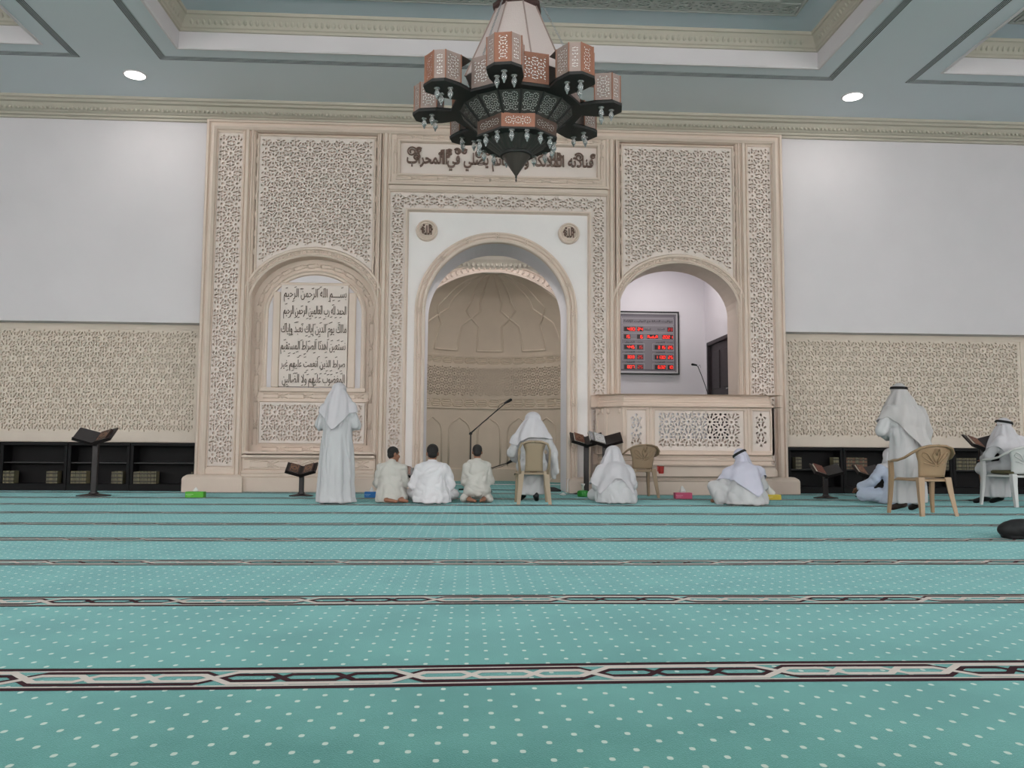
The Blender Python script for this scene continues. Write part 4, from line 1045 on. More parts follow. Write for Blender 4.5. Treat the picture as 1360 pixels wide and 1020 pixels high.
tissue_box('green tissue box by the left pilaster plinth', (-3.94, 11.96), (82, 176, 44), .13, .06, .085, .06, .05, 1)
tissue_box('blue tissue box between the standing man and the left boy', (-1.43, 12.1), (40, 120, 196), .10, .06, .085, .07, .035, 2)
tissue_box('pink tissue box on the carpet before the pulpit balcony', (3.23, 12.08), (214, 92, 130), .128, .06, .09, .10, .055, 3, 0, -.01)
tissue_box('yellow tissue box right of the man with the tilted head cord', (4.53, 11.9), (214, 190, 62), .12, .06, .075, .14, .07, 4, 0, -.06)
t = thing('tissue_dispenser', 'round green tissue dispenser with a tissue sticking up, left of the hunched man', 'tissue box', (1.765, 12.45, 0), group='tissue boxes on the carpet')
MB().lathe([(.07, 0), (.085, .01), (.088, .07), (.08, .09), (.05, .10), (.03, .10)], 24).obj('pot', mat('green_pot', (40, 150, 48), .35), t, smooth=40)
MB().lathe([(.018, 0), (.014, .05), (.03, .085), (.034, .1), (.01, .105)], 10).xform(Matrix.Translation((0, 0, .098))).obj('tissue', M_TISSUE, t, smooth='all')
t = tag(tuft(.04, .06, 9).obj('used_tissue', M_TISSUE, None, smooth=50, loc=(1.50, 12.8, 0)), 'crumpled white tissue lying on the carpet right of the seated man', 'tissue')

# ---- microphones
M_FOAM = mat('microphone_foam', (16, 16, 18), .9)
t = thing('microphone_stand', 'black microphone stand with a long raised boom in the central arch', 'microphone stand', (.03, 14.05, 0))
MB().tube([(-.20, 0, .02), (0, 0, .03), (.22, .0, .02)], .014, 8).obj('foot', M_BLACK, t); MB().tube([(0, -.2, .02), (0, 0, .03), (0, .16, .02)], .014, 8).obj('foot', M_BLACK, t)
MB().tube([(0, 0, .02), (0, 0, .99)], .012, 10).obj('pole', M_BLACK, t); MB().ell((0, 0, .99), (.028, .02, .028), None, 10, 8).obj('clutch', M_BLACK, t)
MB().tube([(-.03, 0, .975), (.62, 0, 1.54)], .009, 8).obj('boom', M_BLACK, t)
MB().capsule((.60, 0, 1.53), (.69, 0, 1.58), .02, .028, 12).obj('microphone', M_FOAM, t, smooth='all')
MB().tube([(.62, -.02, 1.55), (.50, -.02, 1.49), (.45, -.03, 1.40), (.3, -.02, 1.27), (.02, -.02, 1.0)], .004, 6).obj('cable', M_BLACK, t)
t = thing('microphone_stand', 'low black microphone stand with short boom beside the right boy', 'microphone stand', (.30, 13.55, 0))
MB().lathe([(.09, 0), (.09, .015), (.02, .025), (.01, .03)], 20).obj('foot', M_BLACK, t); MB().tube([(0, 0, .02), (0, 0, .39)], .010, 8).obj('pole', M_BLACK, t)
MB().tube([(-.03, 0, .37), (.36, 0, .495)], .008, 8).obj('boom', M_BLACK, t); MB().capsule((.35, 0, .49), (.42, 0, .53), .018, .026, 12).obj('microphone', M_FOAM, t, smooth='all')
MB().tube([(.36, -.02, .48), (.25, -.02, .43), (.12, -.02, .40), (.0, -.02, .35), (.02, -.04, .1), (.1, -.1, .01)], .004, 6).obj('cable', M_BLACK, t)
tag(MB().tube([(.15, 14.15, .006), (.33, 14.2, .006), (.5, 14.22, .006), (.7, 14.18, .006), (.92, 14.22, .006), (1.3, 14.2, .006)], .007, 6).obj('microphone_cable', M_BLACK), 'black cable lying on the carpet behind the seated man', 'cable')
t = thing('cable_box', 'flat black cable box at the foot of the right arch jamb', 'cable box', (1.42, 13.95, 0))
MB().rings([[(x * f, y * f, z) for x, y in ((-.17, -.07), (.17, -.07), (.17, .07), (-.17, .07))] for f, z in ((1, 0), (1, .03), (.6, .06), (.3, .075))]).obj('housing', M_BLACK, t)
MB().tube([(-.1, 0, .06), (-.05, .05, .15), (.06, .1, .26), (.12, .12, .3)], .006, 6).obj('cable', mat('white_cable', (214, 210, 204), .5), t)
t = thing('gooseneck_microphone', 'black gooseneck microphone on the pulpit balcony rail', 'microphone', (4.0, 13.3, 1.63))
MB().lathe([(.04, 0), (.04, .02), (.012, .035), (.008, .05)], 16).obj('foot', M_BLACK, t)
MB().tube([(0, 0, .03), (-.03, 0, .14), (-.1, 0, .34), (-.165, 0, .50), (-.2, 0, .525)], .007, 8).obj('gooseneck', M_BLACK, t)
MB().capsule((-.19, 0, .525), (-.26, 0, .535), .014, .02, 12).obj('microphone', M_FOAM, t, smooth='all')
MB().tube([(-.165, 0, .5), (-.13, 0, .53), (-.12, .0, .48)], .003, 6).obj('cable', M_BLACK, t)

# ---- prayer time clock
M_RED = mat('red_digits', (255, 52, 40), .4, emit=1.6)
M_REDD = mat('dim_red_digits', (200, 30, 34), .4, emit=.55)
M_CLK = mat('clock_face', (128, 122, 128), .5)
M_DISP = mat('display_black', (40, 14, 18), .4)
M_CLKL = mat('clock_lines', (172, 168, 172), .5)
M_CINK = mat('clock_ink', (36, 32, 36), .6)
kx0, kx1, kz0, kz1, ky = 3.02, 4.335, 2.275, 3.59, 16.45
clk = thing('prayer_clock', 'square grey prayer-time clock with red digits, hung in the pulpit room', 'clock', ((kx0 + kx1) / 2, ky, kz0))
KT = Matrix.Translation(-clk.location); KW = lambda u, v, d: (kx0 + u * (kx1 - kx0) - clk.location.x, -.05 - d, (1 - v) * (kz1 - kz0))     # u, v in 0..1 from top left
def KB(u0, u1, v0, v1, d0, d1): return MB().box(KW(u0, 0, 0)[0], KW(u1, 0, 0)[0], -.05 - d1, -.05 - d0, KW(0, v1, 0)[2], KW(0, v0, 0)[2])
kr = rect(kx0 - clk.location.x, kx1 - clk.location.x, 0, kz1 - kz0); KS = lambda u, v, d: (u, -.05 - d, v)
KB(.01, .99, .01, .99, -.05, 0).obj('case', M_BLACK, clk)
MB().sweep(kr, [(0, -.05), (0, .03), (.03, .03), (.03, 0)], True, KS).obj('outer_frame', M_BLACK, clk)
MB().sweep(kr, [(.03, 0), (.03, .02), (.055, .022), (.055, .002)], True, KS).obj('inner_frame', mat('clock_silver', (196, 194, 196), .35, .3), clk)
MB().box(kr[0][0] + .05, kr[1][0] - .05, -.056, -.05, .05, kz1 - kz0 - .05).obj('face', M_CLK, clk)
MB().sweep(kr, [(.085, .006), (.085, .009), (.105, .009), (.105, .006)], True, KS).obj('border_line', mat('clock_border', (84, 78, 88), .5), clk)
ln = MB()
def rectline(u0, u1, v0, v1):
    a, b = KW(u0, v1, 0), KW(u1, v0, 0)
    MB_ = ln.sweep(rect(a[0], b[0], a[2], b[2]), [(0, .006), (0, .0085), (.008, .0085), (.008, .006)], True, KS)
rectline(.08, .93, .075, .955); rectline(.095, .915, .11, .21); rectline(.095, .915, .225, .33); rectline(.095, .915, .345, .445)
SEG = {'0': 'abcdef', '1': 'bc', '2': 'abged', '3': 'abgcd', '4': 'fgbc', '5': 'afgcd', '6': 'afgedc', '7': 'abc', '8': 'abcdefg', '9': 'abcdfg', '-': 'g', ' ': '', 'A': 'abcefg', 'u': 'cde', 'd': 'bcdeg'}
def digits(txt, u0, u1, v0, v1, m):
    KB(u0, u1, v0, v1, .006, .012).obj('display', M_DISP, clk)
    n = len(txt); cw = (u1 - u0 - .012) / n; mb = MB()
    for i, c in enumerate(txt):
        a = u0 + .006 + cw * (i + .16); b = u0 + .006 + cw * (i + .84); t0, t1 = v0 + .014, v1 - .014; tm = (t0 + t1) / 2; w = .0085; h = .0085
        P = {'a': (a, b, t0 - h / 2, t0 + h / 2), 'g': (a, b, tm - h / 2, tm + h / 2), 'd': (a, b, t1 - h / 2, t1 + h / 2), 'f': (a - w / 2, a + w / 2, t0, tm), 'b': (b - w / 2, b + w / 2, t0, tm), 'e': (a - w / 2, a + w / 2, tm, t1), 'c': (b - w / 2, b + w / 2, tm, t1)}
        for s in SEG.get(c, ''):
            q = P[s]; x0, x1, z1, z0 = KW(q[0], 0, 0)[0], KW(q[1], 0, 0)[0], KW(0, q[2], 0)[2], KW(0, q[3], 0)[2]; mb.box(x0, x1, -.0645, -.062, z0, z1)
    if mb.v: tag(mb.obj('digits', m, clk), kind='stuff')
digits(' 430', .125, .305, .25, .32, M_RED); digits('24', .33, .43, .25, .32, M_RED); digits('23', .815, .905, .25, .32, M_REDD)
digits('15', .125, .225, .37, .44, M_RED); digits(' 6', .33, .43, .37, .44, M_RED); digits('AuduA', .49, .665, .37, .435, M_RED); digits('2021', .73, .905, .37, .44, M_RED)
for r, (l1, l2, r1, r2) in enumerate(((' 445', '15', ' 315', '25'), (' 303', '25', '1130', '25'), (' 807', '25', ' 632', '10'))):
    v = .535 + .1565 * r
    digits(l1, .125, .295, v, v + .07, M_RED); digits(l2, .33, .425, v, v + .07, M_REDD); digits(r1, .61, .785, v, v + .07, M_RED); digits(r2, .815, .905, v, v + .07, M_RED)
    rectline(.095, .45, v - .022, v + .09); rectline(.575, .915, v - .022, v + .09)
tag(ln.obj('ruled_lines', M_CLKL, clk), kind='stuff')
KL = lambda u, w, d: (u, -.056 - d, w)
def ktext(txt, u0, u1, v0, v1, bold=.01): lettering('lettering', txt, KW(u0, 0, 0)[0], KW(u1, 0, 0)[0], KW(0, v1, 0)[2], KW(0, v0, 0)[2], KL, .003, M_CINK, clk, bold=bold)
ktext('مواقيت الصلاة مع التوقيت للإقامة', .12, .90, .135, .185); ktext('الساعة', .45, .55, .265, .30); ktext('الحرارة', .66, .77, .265, .30)
for r, (a, b) in enumerate((('الشروق', 'الفجر'), ('العصر', 'الظهر'), ('العشاء', 'المغرب'))):
    v = .475 + .1565 * r
    ktext(a, .14, .29, v, v + .034); ktext('إقامة', .34, .42, v + .006, v + .03, .0); ktext(b, .62, .77, v, v + .034); ktext('إقامة', .81, .90, v + .006, v + .03, .0)

# ---- moulded plastic chairs
def chair(label, loc, rz, rgb, arms=True, group='plastic chairs'):
    t = thing('plastic_chair', label, 'chair', (loc[0], loc[1], 0), rz, group)
    m = mat('plastic_%d_%d_%d' % rgb, rgb, .38, spec=.4)
    SH = .43
    # seat: dished plate with rolled edge
    g = MB(); nx, ny = 12, 12; rows = []
    for j in range(ny + 1):
        y = -.22 + .45 * j / ny; wd = .20 + .035 * j / ny; row = []
        for i in range(nx + 1):
            u = -1 + 2 * i / nx; z = SH - .016 * (1 - u * u) * (1 - ((y - .0) / .24) ** 2) - (.03 if abs(u) > .99 else 0) - (.03 if j in (0, ny) else 0)
            row.append((u * wd * (1.03 if abs(u) > .99 else 1), y, z))
        rows.append(row)
    g.rings(rows, closed=False)
    s_ = g.obj('seat', m, t, smooth=50); s_.modifiers.new('thickness', 'SOLIDIFY').thickness = .008
    # back
    g = MB()
    if arms:
        rows = []
        for j in range(13):
            v = j / 12; w = .165 + .03 * v + (.09 * max(0, v - .55)); row = []
            for i in range(13):
                u = -1 + 2 * i / 12
                row.append((u * w, -.215 - .075 * v + .05 * u * u * (1 + .5 * v), SH + .01 + .36 * v - .045 * u * u * v))
            rows.append(row)
        g.rings(rows, closed=False)
        b_ = g.obj('backrest', m, t, smooth=60); b_.modifiers.new('thickness', 'SOLIDIFY').thickness = .008
        # moulded leaf relief of the back
        lf = MB(); bp = lambda u, v: (u * (.165 + .03 * v), -.215 - .075 * v + .05 * u * u * (1 + .5 * v) - .012, SH + .01 + .36 * v - .045 * u * u * v)
        for s in (-1, 1):
            lf.tube([bp(s * a, b) for a, b in ((.08, .42), (.3, .55), (.55, .78), (.8, .86), (.85, .74), (.6, .6), (.25, .46))], .006, 5); lf.tube([bp(s * a, b) for a, b in ((.05, .48), (.25, .72), (.12, .9), (.0, .7))], .006, 5); lf.tube([bp(s * a, b) for a, b in ((.1, .36), (.4, .42), (.75, .5))], .006, 5)
        tag(lf.obj('leaf_relief', m, t, smooth='all'), kind='stuff')
        for s in (-1, 1):
            # crest rail flowing down into the arm and the front leg
            rail = [(0, -.298, .805), (s * .10, -.292, .80), (s * .19, -.262, .775), (s * .255, -.195, .72), (s * .285, -.10, .665), (s * .292, .02, .635), (s * .288, .13, .628), (s * .275, .195, .622)]
            MB().tube(rail, [.026, .027, .028, .029, .028, .027, .026, .022], 8, flat=.55).obj('arm_rail', m, t, smooth='all')
            MB().rings([[(s * x + dx * w, y + dy * w * .8, z) for dx, dy in ((-1, -1), (1, -1), (1, 1), (-1, 1))] for x, y, z, w in ((.275, .19, .625, .024), (.262, .205, .45, .026), (.27, .225, .2, .022), (.285, .24, 0, .017))]).obj('front_leg', m, t)
    else:
        rows = []
        for j in range(15):
            v = j / 14; w = .115 + .02 * abs(v - .4) + (.03 * max(0, v - .75) * 4); row = []
            for i in range(7):
                u = -1 + 2 * i / 6; row.append((u * w, -.215 - .085 * v + .02 * u * u, SH + .39 * v - .02 * u * u * v))
            rows.append(row)
        g.rings(rows, closed=False)
        b_ = g.obj('backrest', m, t, smooth=60); b_.modifiers.new('thickness', 'SOLIDIFY').thickness = .008
        for s in (-1, 1):
            MB().tube([(s * .185, -.22, SH - .02), (s * .205, -.255, .58), (s * .205, -.29, .72), (s * .175, -.305, .80), (s * .09, -.305, .83), (0, -.30, .832)], [.03, .027, .026, .026, .028, .028], 8, flat=.6).obj('back_frame', m, t, smooth='all')
            MB().rings([[(s * x + dx * w, y + dy * w * .8, z) for dx, dy in ((-1, -1), (1, -1), (1, 1), (-1, 1))] for x, y, z, w in ((.19, .19, SH, .03), (.2, .21, .2, .024), (.215, .24, 0, .018))]).obj('front_leg', m, t)
    for s in (-1, 1):
        mb = MB()
        mb.rings([[(s * x + s * dx * w, y + dy * w, z) for dx, dy in ((-1, -.6), (1, -.6), (1, 1), (.6, 1), (.6, -.2), (-1, -.2))] for x, y, z, w in ((.165, -.205, SH + .01, .038), (.185, -.24, .22, .03), (.21, -.285, 0, .022))])
        mb.obj('rear_leg', m, t)
    return t
# ================================================================== PEOPLE
M_SKIN = mat('skin_brown', (150, 104, 82), .55, var=.05, vscale=12)
M_HAIR = mat('black_hair', (24, 20, 20), .6, bump=.6, bscale=140)
M_EYEW = mat('eye_white', (225, 222, 216), .3); M_EYED = mat('eye_dark', (30, 22, 18), .2)
def cloth(name, rgb): return mat(name, rgb, .85, bump=.12, bscale=220, spec=.2)
M_ROBE = cloth('white_robe', (199, 200, 204)); M_ROBEL = cloth('bright_white_robe', (222, 221, 226)); M_ROBEW = cloth('warm_white_robe', (199, 197, 192)); M_ROBEG = cloth('grey_white_robe', (202, 202, 205)); M_ROBEB = cloth('bluish_robe', (188, 198, 218))
M_SCARF = cloth('white_headscarf', (206, 204, 210)); M_SCARFG = cloth('grey_white_headscarf', (190, 187, 188)); M_SCARFV = cloth('lilac_white_headscarf', (204, 203, 220))
M_AGAL = mat('black_head_cord', (18, 18, 20), .7, bump=.4, bscale=120)
def eul(rx=0, ry=0, rz=0): return Euler((rx, ry, rz), 'ZXY').to_matrix()
def remesh(mb, vox, sm=4, disp=None):
    """one continuous surface from overlapping closed volumes"""
    me = mb.mesh('tmp'); bm = bmesh.new(); bm.from_mesh(me); bmesh.ops.recalc_face_normals(bm, faces=bm.faces); bm.to_mesh(me); bm.free()
    o = bpy.data.objects.new('tmp', me); COL.objects.link(o)
    r = o.modifiers.new('r', 'REMESH'); r.mode = 'VOXEL'; r.voxel_size = vox; r.use_smooth_shade = True
    if sm: s = o.modifiers.new('s', 'SMOOTH'); s.factor = .5; s.iterations = sm
    dg = bpy.context.evaluated_depsgraph_get(); dg.update()
    out = bpy.data.meshes.new_from_object(o.evaluated_get(dg)); bpy.data.objects.remove(o); bpy.data.meshes.remove(me)
    if disp:
        n = len(out.vertices); co = np.empty(n * 3); no = np.empty(n * 3)
        out.vertices.foreach_get('co', co); out.vertex_normals.foreach_get('vector', no)
        co = co.reshape(-1, 3); no = no.reshape(-1, 3)
        d = np.array([disp(p) for p in co]); co += no * d[:, None]; out.vertices.foreach_set('co', co.ravel()); out.update()
    out.polygons.foreach_set('use_smooth', [True] * len(out.polygons))
    return out
def head_parts(mb, c, R, k=1.0):
    c = Vector(c); P = lambda x, y, z: c + R @ (Vector((x, y, z)) * k)
    E = lambda p, r: mb.ell(P(*p), [q * k for q in r], R, 16, 10)
    E((0, -.008, .03), (.074, .092, .088)); E((0, .018, -.03), (.062, .076, .085)); E((0, .062, -.088), (.03, .026, .026))
    E((0, .07, .035), (.05, .022, .018))
    for s in (-1, 1): E((s * .076, -.006, -.004), (.011, .022, .032)); E((s * .038, .062, -.02), (.022, .02, .02))
    mb.capsule(P(0, .09, .012), P(0, .108, -.028), .009 * k, .014 * k, 8)
    E((0, .088, -.058), (.026, .010, .006)); E((0, .086, -.069), (.022, .010, .007))
def hand_parts(mb, w, fwd, up, k=1.0, curl=.5):
    """palm, four bent fingers of unequal length, thumb from the side of the palm"""
    w = Vector(w); f = Vector(fwd).normalized(); u = Vector(up); u = (u - f * u.dot(f)).normalized(); s = f.cross(u)
    rot = Matrix((s, f, u)).transposed()
    mb.ell(w + f * .045 * k, (.040 * k, .050 * k, .016 * k), rot, 12, 8)
    for i, L in enumerate((.066, .076, .072, .056)):
        b = w + f * .080 * k + s * (-.028 + .019 * i) * k; q0 = f * math.cos(curl * .5) - u * math.sin(curl * .5); q1 = f * math.cos(curl * 1.2) - u * math.sin(curl * 1.2)
        m = b + q0 * L * .5 * k; e = m + q1 * L * .5 * k
        mb.capsule(b - f * .012 * k, m, .0095 * k, .0088 * k, 8, 3); mb.capsule(m, e, .0088 * k, .0075 * k, 8, 3)
    b = w + f * .022 * k - s * .034 * k; m = b + (f * .7 - s * .7) * .032 * k; mb.capsule(b, m, .012 * k, .010 * k, 8, 3); mb.capsule(m, m + (f * .95 - s * .25) * .03 * k, .010 * k, .008 * k, 8, 3)
def make_body(J, k, R):
    mb = MB(); V = {a: Vector(b) for a, b in J.items()}
    spine = (V['neck'] - V['pelvis']).normalized(); rot = Matrix((Vector((1, 0, 0)), spine.cross(Vector((1, 0, 0))), spine)).transposed()
    mb.ell(V['pelvis'], (.145 * k, .10 * k, .11 * k), rot); mb.ell(V['chest'], (.15 * k, .10 * k, .17 * k), rot)
    mb.capsule(V['pelvis'], V['chest'], .105 * k, .11 * k); mb.capsule(V['chest'], V['neck'], .10 * k, .055 * k)
    mb.capsule(V['shL'], V['shR'], .05 * k, .05 * k); mb.capsule(V['neck'], V['head'], .053 * k, .052 * k)
    for s in 'LR':
        mb.capsule(V['sh' + s], V['el' + s], .047 * k, .038 * k); mb.capsule(V['el' + s], V['wr' + s], .038 * k, .026 * k)
        f = (V['wr' + s] - V['el' + s]); hd = V.get('hd' + s, f); hand_parts(mb, V['wr' + s], hd, V.get('hu' + s, Vector((0, 0, 1))), k)
        mb.capsule(V['hip' + s], V['kn' + s], .082 * k, .056 * k); mb.capsule(V['kn' + s], V['an' + s], .055 * k, .036 * k)
        h = V['an' + s]; t = V['to' + s]; mb.capsule(h + (h - t) * .12, t, .034 * k, .024 * k); mb.capsule(h, h + (t - h) * .5, .034 * k, .03 * k)
    head_parts(mb, V['head'], R, k)
    return remesh(mb, .0085, 2)
def wrinkles(A, sc, seed=0, dirv=(1, 1, .45), base=0.0):
    off = Vector((seed * 3.1, seed * 1.7, seed * 5.3)); dx, dy, dz = dirv
    def f(p):
        q = Vector((p[0] * dx, p[1] * dy, p[2] * dz)) * sc + off
        w = noise.noise(q + Vector((noise.noise(q * .6), noise.noise(q * .6 + Vector((9, 2, 4))), 0)) * .9)
        return A * (abs(w) * 1.6 - .35) + base
    return f
def skirt_rings(levels, n=40, folds=9, amp=.05, seed=0, phase=0.0):
    rs = []
    for cx, cy, z, rx, ry, q in levels:
        r = []
        for i in range(n):
            t = 2 * PI * i / n
            w = 1 + amp * q * (math.sin(folds * t + phase + .8 * math.sin(2 * t + seed)) * .6 + .5 * math.sin((folds * 2 - 5) * t + seed * 2 + z * 2))
            r.append((cx + rx * w * math.cos(t), cy + ry * w * math.sin(t), z))
        rs.append(r)
    return rs
def drape(name, Hc, R, bvh, Lf, m, parent, span=2.3, nc=84, nr=44, flare=.3, fold=.008, kf=11, k=1.0, seed=0, zmin=.02, gap=.016, thick=.004, puff=1.0):
    """headscarf: laid over the skull, then falling down over whatever the shoulders and back offer"""
    Hc = Vector(Hc); cols = []
    for c in range(nc + 1):
        th = -span + 2 * span * c / nc; d = Vector((math.sin(th), -math.cos(th), 0)); P = []
        for j in range(11):
            ph = math.radians(98) * j / 10
            P.append(Hc + R @ (Vector((.086 * puff * math.sin(ph) * math.sin(th), -.105 * puff * math.sin(ph) * math.cos(th) - .006, .036 + .098 * math.cos(ph))) * k))
        L = Lf(th); z = P[-1].z; r = max(.05, ((P[-1] - Hc).xy).dot(d.xy)); r0, z0 = r, z
        length = sum((P[i + 1] - P[i]).length for i in range(len(P) - 1)); lat = (P[-1] - Hc) - d * r; lat.z = 0
        while length < L and z > zmin:
            z -= .010; o = Hc.copy(); o.z = z; o += d * .9 + lat * 0
            hit = bvh.ray_cast(o, -d, .9); rh = (.9 - hit[3]) + gap if hit[0] is not None else 0
            rn = max(r0 + flare * (z0 - z) * (1 - .5 * min(1, (z0 - z) / .4)), rh, r - .003)
            q = Hc + d * rn; q.z = z; length += (q - P[-1]).length; P.append(q); r = rn
        # resample evenly
        S = [0]
        for i in range(len(P) - 1): S.append(S[-1] + (P[i + 1] - P[i]).length)
        tot = min(S[-1], max(L, .15)); out = []; i = 0
        for q in range(nr):
            s = tot * q / (nr - 1)
            while i < len(S) - 2 and S[i + 1] < s: i += 1
            a = (s - S[i]) / max(1e-9, S[i + 1] - S[i]); p = P[i].lerp(P[i + 1], min(1, a))
            w = max(0, min(1, (s - .16) / .2))
            f = fold * w * (math.sin(kf * th + seed + 1.3 * math.sin(3 * th + seed)) + .6 * math.sin(kf * 1.9 * th + 2 * seed + s * 6) + .8 * noise.noise(Vector((p.x * 9, p.y * 9, p.z * 5 + seed))))
            out.append(p + d * max(f, -gap * .75))
        cols.append(out)
    A = np.array([[tuple(p) for p in c] for c in cols])
    for it in range(2):
        B = A.copy(); B[1:-1, 1:-1] = A[1:-1, 1:-1] * .4 + .15 * (A[:-2, 1:-1] + A[2:, 1:-1] + A[1:-1, :-2] + A[1:-1, 2:]); A = B
    o = MB().rings([[tuple(p) for p in c] for c in A], closed=False).obj(name, m, parent, smooth='all', fix=True)
    md = o.modifiers.new('thickness', 'SOLIDIFY'); md.thickness = thick; md.offset = 0
    return o
def head_cord(Hc, R, parent, k=1.0, ph=58, tilt=0.0):
    for q in (0, 9):
        pts = []
        for i in range(41):
            th = 2 * PI * i / 40; a = math.radians(ph + q + tilt * math.cos(th))
            pts.append(Vector(Hc) + R @ (Vector((.094 * math.sin(a) * math.sin(th), -.113 * math.sin(a) * math.cos(th) - .006, .036 + .106 * math.cos(a))) * k))
        MB().tube(pts, .0095, 8).obj('head_cord', M_AGAL, parent, smooth='all')
def person(label, loc, rz, J, head_rot, robe_mb, k=1.0, robe=M_ROBE, rob_disp=None, vox=.0115, scarf=None, cord=None, hair=False, collar=False, shoes=None, skin=None, group=None):
    t = thing('person', label, 'person', (loc[0], loc[1], 0), rz, group)
    R = eul(*head_rot); sk = skin or M_SKIN
    bm_ = make_body(J, k, R); bm_.materials.clear(); bm_.materials.append(sk); body = link('body', bm_, t)
    c = Vector(J['head'])
    for s in (-1, 1):
        e = MB().ell(c + R @ (Vector((s * .031, .0735, .010)) * k), [.0115 * k] * 3, None, 10, 8).obj('eye', M_EYEW, t, smooth='all')
        MB().ell(c + R @ (Vector((s * .031, .0815, .010)) * k), [.0055 * k] * 3, None, 8, 6).obj('pupil', M_EYED, e, smooth='all')
    rm = remesh(robe_mb, vox, 5, rob_disp); rm.materials.clear(); rm.materials.append(robe); link('robe', rm, t)
    if collar:
        n = Vector(J['neck']); a = (c - n).normalized(); rot = a.to_track_quat('Z', 'Y').to_matrix(); rs = []
        for r, z in ((.070, -.03), (.066, .012), (.062, .03), (.055, .03), (.056, -.02)): rs.append([tuple(n + rot @ Vector((r * k * math.cos(q), r * 1.05 * k * math.sin(q), z * k))) for q in [2 * PI * i / 24 for i in range(24)]])
        MB().rings(rs).obj('collar', robe, t, smooth=50)
    if hair:
        mb = MB(); P = lambda x, y, z: c + R @ (Vector((x, y, z)) * k)
        mb.ell(P(0, -.016, .044), [q * k for q in (.081, .094, .085)], R); mb.ell(P(0, -.045, -.012), [q * k for q in (.067, .055, .062)], R)
        for s in (-1, 1): mb.ell(P(s * .062, .006, .022), [q * k for q in (.018, .03, .035)], R)
        hm_ = remesh(mb, .007, 2, lambda p: .003 * noise.noise(Vector(p) * 60)); hm_.materials.clear(); hm_.materials.append(M_HAIR); link('hair', hm_, t)
    if scarf:
        rv_ = [v.co.copy() for v in rm.vertices]; fv = [tuple(p.vertices) for p in rm.polygons]
        bvh = BVHTree.FromPolygons(rv_, fv)
        kw = dict(scarf); mm = kw.pop('m', M_SCARF)
        drape('headscarf', J['head'], R, bvh, kw.pop('L'), mm, t, k=k, **kw)
    if cord is not None: head_cord(J['head'], R, t, k, **cord)
    if shoes:
        for s in 'LR':
            h, e = Vector(J['an' + s]), Vector(J['to' + s]); mb = MB(); mb.capsule(h + (h - e) * .15, e + (e - h) * .08, .044 * k, .034 * k); mb.capsule(h, h + Vector((0, 0, .05)), .044 * k, .042 * k)
            sm_ = remesh(mb, .008, 2); sm_.materials.clear(); sm_.materials.append(shoes); link('shoe', sm_, t)
    return t
def upper(mb, J, k=1.0, chest=(.185, .13, .20), belly=(.17, .135, .17), sl=(.074, .068, .064), shr=.082):
    V = {a: Vector(b) for a, b in J.items()}
    sp = (V['neck'] - V['pelvis']).normalized(); rot = Matrix((Vector((1, 0, 0)), sp.cross(Vector((1, 0, 0))), sp)).transposed()
    mb.ell(V['chest'], [q * k for q in chest], rot, 24, 14); mb.ell(V['pelvis'].lerp(V['chest'], .35), [q * k for q in belly], rot, 24, 14)
    dn = Vector((0, 0, .022 * k)); mb.capsule(V['shL'] - dn, V['shR'] - dn, shr * .86 * k, shr * .86 * k); mb.capsule(V['chest'].lerp(V['neck'], .5), V['neck'], .12 * k, .066 * k)
    for s in 'LR': mb.capsule(V['neck'] - dn * 1.2, V['sh' + s].lerp(V['neck'], .12) - dn, .064 * k, .075 * k)
    for s in 'LR':
        mb.capsule(V['sh' + s] - dn, V['el' + s], sl[0] * k, sl[1] * k); mb.capsule(V['el' + s], V['el' + s].lerp(V['wr' + s], .93), sl[1] * k, sl[2] * k)
    return mb

# ---- standing man with the white headscarf, left
def scaled(J, k): return {a: tuple(q * k for q in b) for a, b in J.items()}
J = dict(pelvis=(0, 0, .86), chest=(0, .0, 1.14), neck=(0, .02, 1.33), head=(0.0, .05, 1.47), shL=(-.155, 0, 1.28), shR=(.155, 0, 1.28), elL=(-.235, .01, 1.03), elR=(.235, .01, 1.03), wrL=(-.07, .2, 1.03), wrR=(.05, .21, 1.06), hdL=(1, .15, 0), hdR=(-1, .15, 0),
         hipL=(-.09, 0, .85), hipR=(.09, 0, .85), knL=(-.09, .02, .46), knR=(.09, .02, .46), anL=(-.10, 0, .07), anR=(.10, 0, .07), toL=(-.13, .17, .03), toR=(.13, .17, .03))
mb = upper(MB(), J, 1, (.19, .13, .2), (.18, .14, .2))
mb.rings(skirt_rings([(0, 0, 1.12, .165, .12, 0), (0, 0, .95, .19, .15, .2), (0, 0, .75, .21, .165, .5), (0, 0, .5, .225, .18, .8), (0, .0, .25, .235, .19, 1), (0, 0, .08, .245, .2, 1.1), (0.01, -.01, .015, .25, .205, 1.2)], 56, 8, .10, 1))
person('man in long white robe and plain white headscarf standing left of the boys', (-1.75, 10.83), 0, J, (-.22, .05, 0), mb, 1, M_ROBE, wrinkles(.020, 7, 1, (1.6, 1.6, .35)),
       scarf=dict(L=lambda t: .52 + .25 * max(0, 1 - abs(t + .12) / 1.0), flare=.6, fold=.018, kf=6, seed=2, span=2.3, puff=1.12))
